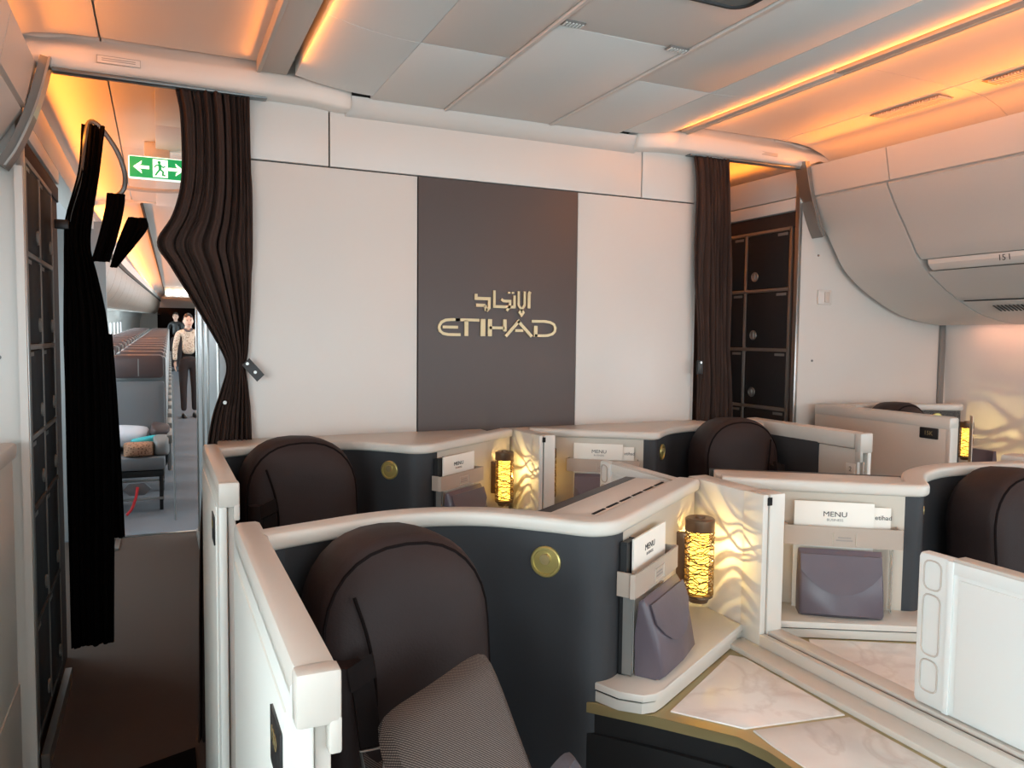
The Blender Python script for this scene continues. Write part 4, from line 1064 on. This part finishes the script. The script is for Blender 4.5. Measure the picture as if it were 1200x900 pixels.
# ================================================================== PEOPLE
def person(px, py, hgt, label, mats, stride=.0, turn=0.):
    k = hgt/1.70
    t = thing('person', label, 'person', (px, py, 0))
    def skin(name, verts, edges, root, m, sub=2, par=t):
        me = bpy.data.meshes.new(name)
        ct, st = math.cos(turn), math.sin(turn)
        me.from_pydata([((x*ct-y*st)*k, (x*st+y*ct)*k, z*k) for (x, y, z, rx, ry) in verts], edges, [])
        o = bpy.data.objects.new(name, me); COL.objects.link(o); o.parent = par
        md = o.modifiers.new('skin', 'SKIN'); md.use_smooth_shade = True
        for i, v in enumerate(verts):
            sv = me.skin_vertices[0].data[i]; sv.radius = (v[3]*k, v[4]*k); sv.use_root = (i == root)
        ms = o.modifiers.new('sub', 'SUBSURF'); ms.levels = sub; ms.render_levels = sub
        me.materials.append(M[m]); return o
    # legs and hips as one surface (faces -y)
    V = [(0, 0, .93, .115, .095), (-.085, 0, .86, .085, .09), (-.088, -.02, .49, .058, .062), (-.086, -stride, .10, .042, .046), (.085, 0, .86, .085, .09), (.088, .0, .49, .058, .062), (.086, stride, .10, .042, .046), (0, 0, 1.02, .105, .085)]
    skin('trousers', V, [(0, 1), (1, 2), (2, 3), (0, 4), (4, 5), (5, 6), (0, 7)], 0, mats['trousers'])
    V = [(0, 0, 1.02, .112, .09), (0, -.005, 1.16, .105, .085), (0, 0, 1.32, .125, .09), (0, 0, 1.405, .085, .065), (0, .0, 1.44, .05, .05),
         (-.155, 0, 1.375, .055, .055), (-.205, .0, 1.13, .043, .045), (-.215, -.05, .93, .031, .033),
         (.155, 0, 1.375, .055, .055), (.205, .0, 1.13, .043, .045), (.215, -.05, .93, .031, .033)]
    skin('shirt', V, [(0, 1), (1, 2), (2, 3), (3, 4), (3, 5), (5, 6), (6, 7), (3, 8), (8, 9), (9, 10)], 0, mats['shirt'])
    # head with face
    def P(x, y, z): 
        ct, st = math.cos(turn), math.sin(turn); return Vector(((x*ct-y*st)*k+px, (x*st+y*ct)*k+py, z*k))
    bm = NB(); bmesh.ops.create_uvsphere(bm, u_segments=24, v_segments=18, radius=1)
    for v in bm.verts:
        x, y, z = v.co
        zz = z*.118; wx = .074*(1-.25*max(0, -z)**1.5); wy = .092*(1-.12*max(0, -z))
        yy = y*wy; xx = x*wx
        if y < -.5:
            nose = max(0, 1-abs(x)/.22)*max(0, 1-abs(z+.12)/.24); yy -= .020*nose
            eye = max(0, 1-abs(abs(x)-.38)/.22)*max(0, 1-abs(z-.08)/.16); yy += .007*eye
            lip = max(0, 1-abs(x)/.35)*max(0, 1-abs(z+.48)/.10); yy -= .005*lip
            chin = max(0, 1-abs(x)/.4)*max(0, 1-abs(z+.85)/.2); yy -= .010*chin
        v.co = P(xx, yy-.012, zz+1.575)
    hd = part('head', bm, mats['skin'], t, ang=80)
    bm = NB(); tube(bm, [P(0, .005, 1.42), P(0, -.002, 1.50)], .05*k, 12); part('neck', bm, mats['skin'], t, ang=80)
    for s in (-1, 1):
        e = NB(); bmesh.ops.create_uvsphere(e, u_segments=8, v_segments=6, radius=.0085*k, matrix=Matrix.Translation(P(s*.028, -.093, 1.583))); part('eye', e, mats['hair'], hd)
        bm = NB(); tube(bm, [P(s*.014, -.100, 1.602), P(s*.03, -.097, 1.607), P(s*.043, -.086, 1.602)], .003*k, 5); part('eyebrow', bm, mats['hair'], hd)
    bm = NB(); tube(bm, [P(-.02, -.096, 1.520), P(0, -.102, 1.517), P(.02, -.096, 1.520)], .004*k, 6); part('mouth', bm, 'lips', hd)
    for s in (-1, 1):
        bm = NB(); bmesh.ops.create_uvsphere(bm, u_segments=8, v_segments=6, radius=.02*k, matrix=Matrix.Translation(P(s*.075, .0, 1.572)) @ Matrix.Diagonal((.45, .8, 1.4, 1))); part('ear', bm, mats['skin'], hd)
    bm = NB(); bmesh.ops.create_uvsphere(bm, u_segments=20, v_segments=14, radius=1)
    for v in list(bm.verts):
        x, y, z = v.co
        low = -.25 if y > -.1 else .40
        z = max(z, low+ (0.12*abs(x) if y < -.1 else 0))
        v.co = P(x*.083, y*.100+.002 if y > -.3 else y*.097-.002, z*.126+1.58)
    part('hair', bm, mats['hair'], t, ang=80)
    bm = NB(); bmesh.ops.create_uvsphere(bm, u_segments=12, v_segments=8, radius=.05*k, matrix=Matrix.Translation(P(0, .105, 1.60))); part('hair_bun', bm, mats['hair'], t, ang=80)
    # hands: palm, four fingers and a thumb each
    for s in (-1, 1):
        bx, by, bz = s*.217, -.055, .915
        V = [(bx, by, bz, .02, .026), (bx, by-.008, bz-.06, .018, .036)]; E_ = [(0, 1)]
        for i, (oy, ln) in enumerate(((-.030, .062), (-.010, .075), (.010, .070), (.028, .052))):
            b0 = len(V); V += [(bx, by-.008+oy, bz-.085, .009, .009), (bx-s*.006, by-.010+oy, bz-.085-ln*.55, .008, .008), (bx-s*.018, by-.012+oy, bz-.085-ln, .0065, .0065)]
            E_ += [(1, b0), (b0, b0+1), (b0+1, b0+2)]
        b0 = len(V); V += [(bx-s*.008, by-.045, bz-.035, .010, .010), (bx-s*.014, by-.056, bz-.075, .008, .008)]; E_ += [(0, b0), (b0, b0+1)]
        skin('hand', V, E_, 0, mats['skin'], 1)
    for s in (-1, 1):
        yo = -stride if s < 0 else stride
        bm = NB(); rings = []
        for y, w_, h in ((.06, .028, .05), (.03, .036, .075), (-.05, .038, .06), (-.12, .042, .04), (-.165, .030, .03), (-.18, .012, .018)):
            rings.append([P(s*.088+w_*c, y+yo, .002+h*max(0, sn)) for c, sn in [(math.cos(a), math.sin(a)) for a in [pi*i/8 for i in range(9)]]])
        part('shoe', loft(bm, rings), 'black', t, ang=60)
    return t
pm = dict(trousers='trousers', shirt='shirt', skin='skin', hair='hair')
p1 = person(.345, 13.7, 1.69, 'woman in a patterned beige shirt and dark trousers walking up the aisle', pm, .03, .12)
bm = NB()
sc_ = [(.345+x, 13.7+y, z*.985) for x, y, z in ((-.055, -.06, 1.455), (-.02, -.085, 1.43), (.02, -.085, 1.43), (.055, -.06, 1.455), (.045, .045, 1.475), (-.045, .045, 1.475))]
part('neck_scarf', tube(bm, sc_, .016, 8, True), 'eco_brown', p1)
pm2 = dict(trousers='trousers', shirt='black', skin='skin', hair='hair')
person(.22, 25.4, 1.76, 'person in black standing behind the woman at the far end', pm2, 0, -.2)

# the rear cabin runs slightly up and to the right of the forward cabin's axis
TE = Matrix.Translation((0, 6.36, 0)) @ Matrix.Rotation(math.radians(-.80), 4, 'Z') @ Matrix.Rotation(math.radians(1.22), 4, 'X') @ Matrix.Translation((0, -6.36, 0))
bpy.context.view_layer.update()
for o in [o for o in bpy.data.objects if o not in eco_before and o.parent is None and not o.name.startswith(('upright_rod', 'ramp_plate'))]+[fe]+eco_lights:
    o.matrix_world = TE @ o.matrix_world
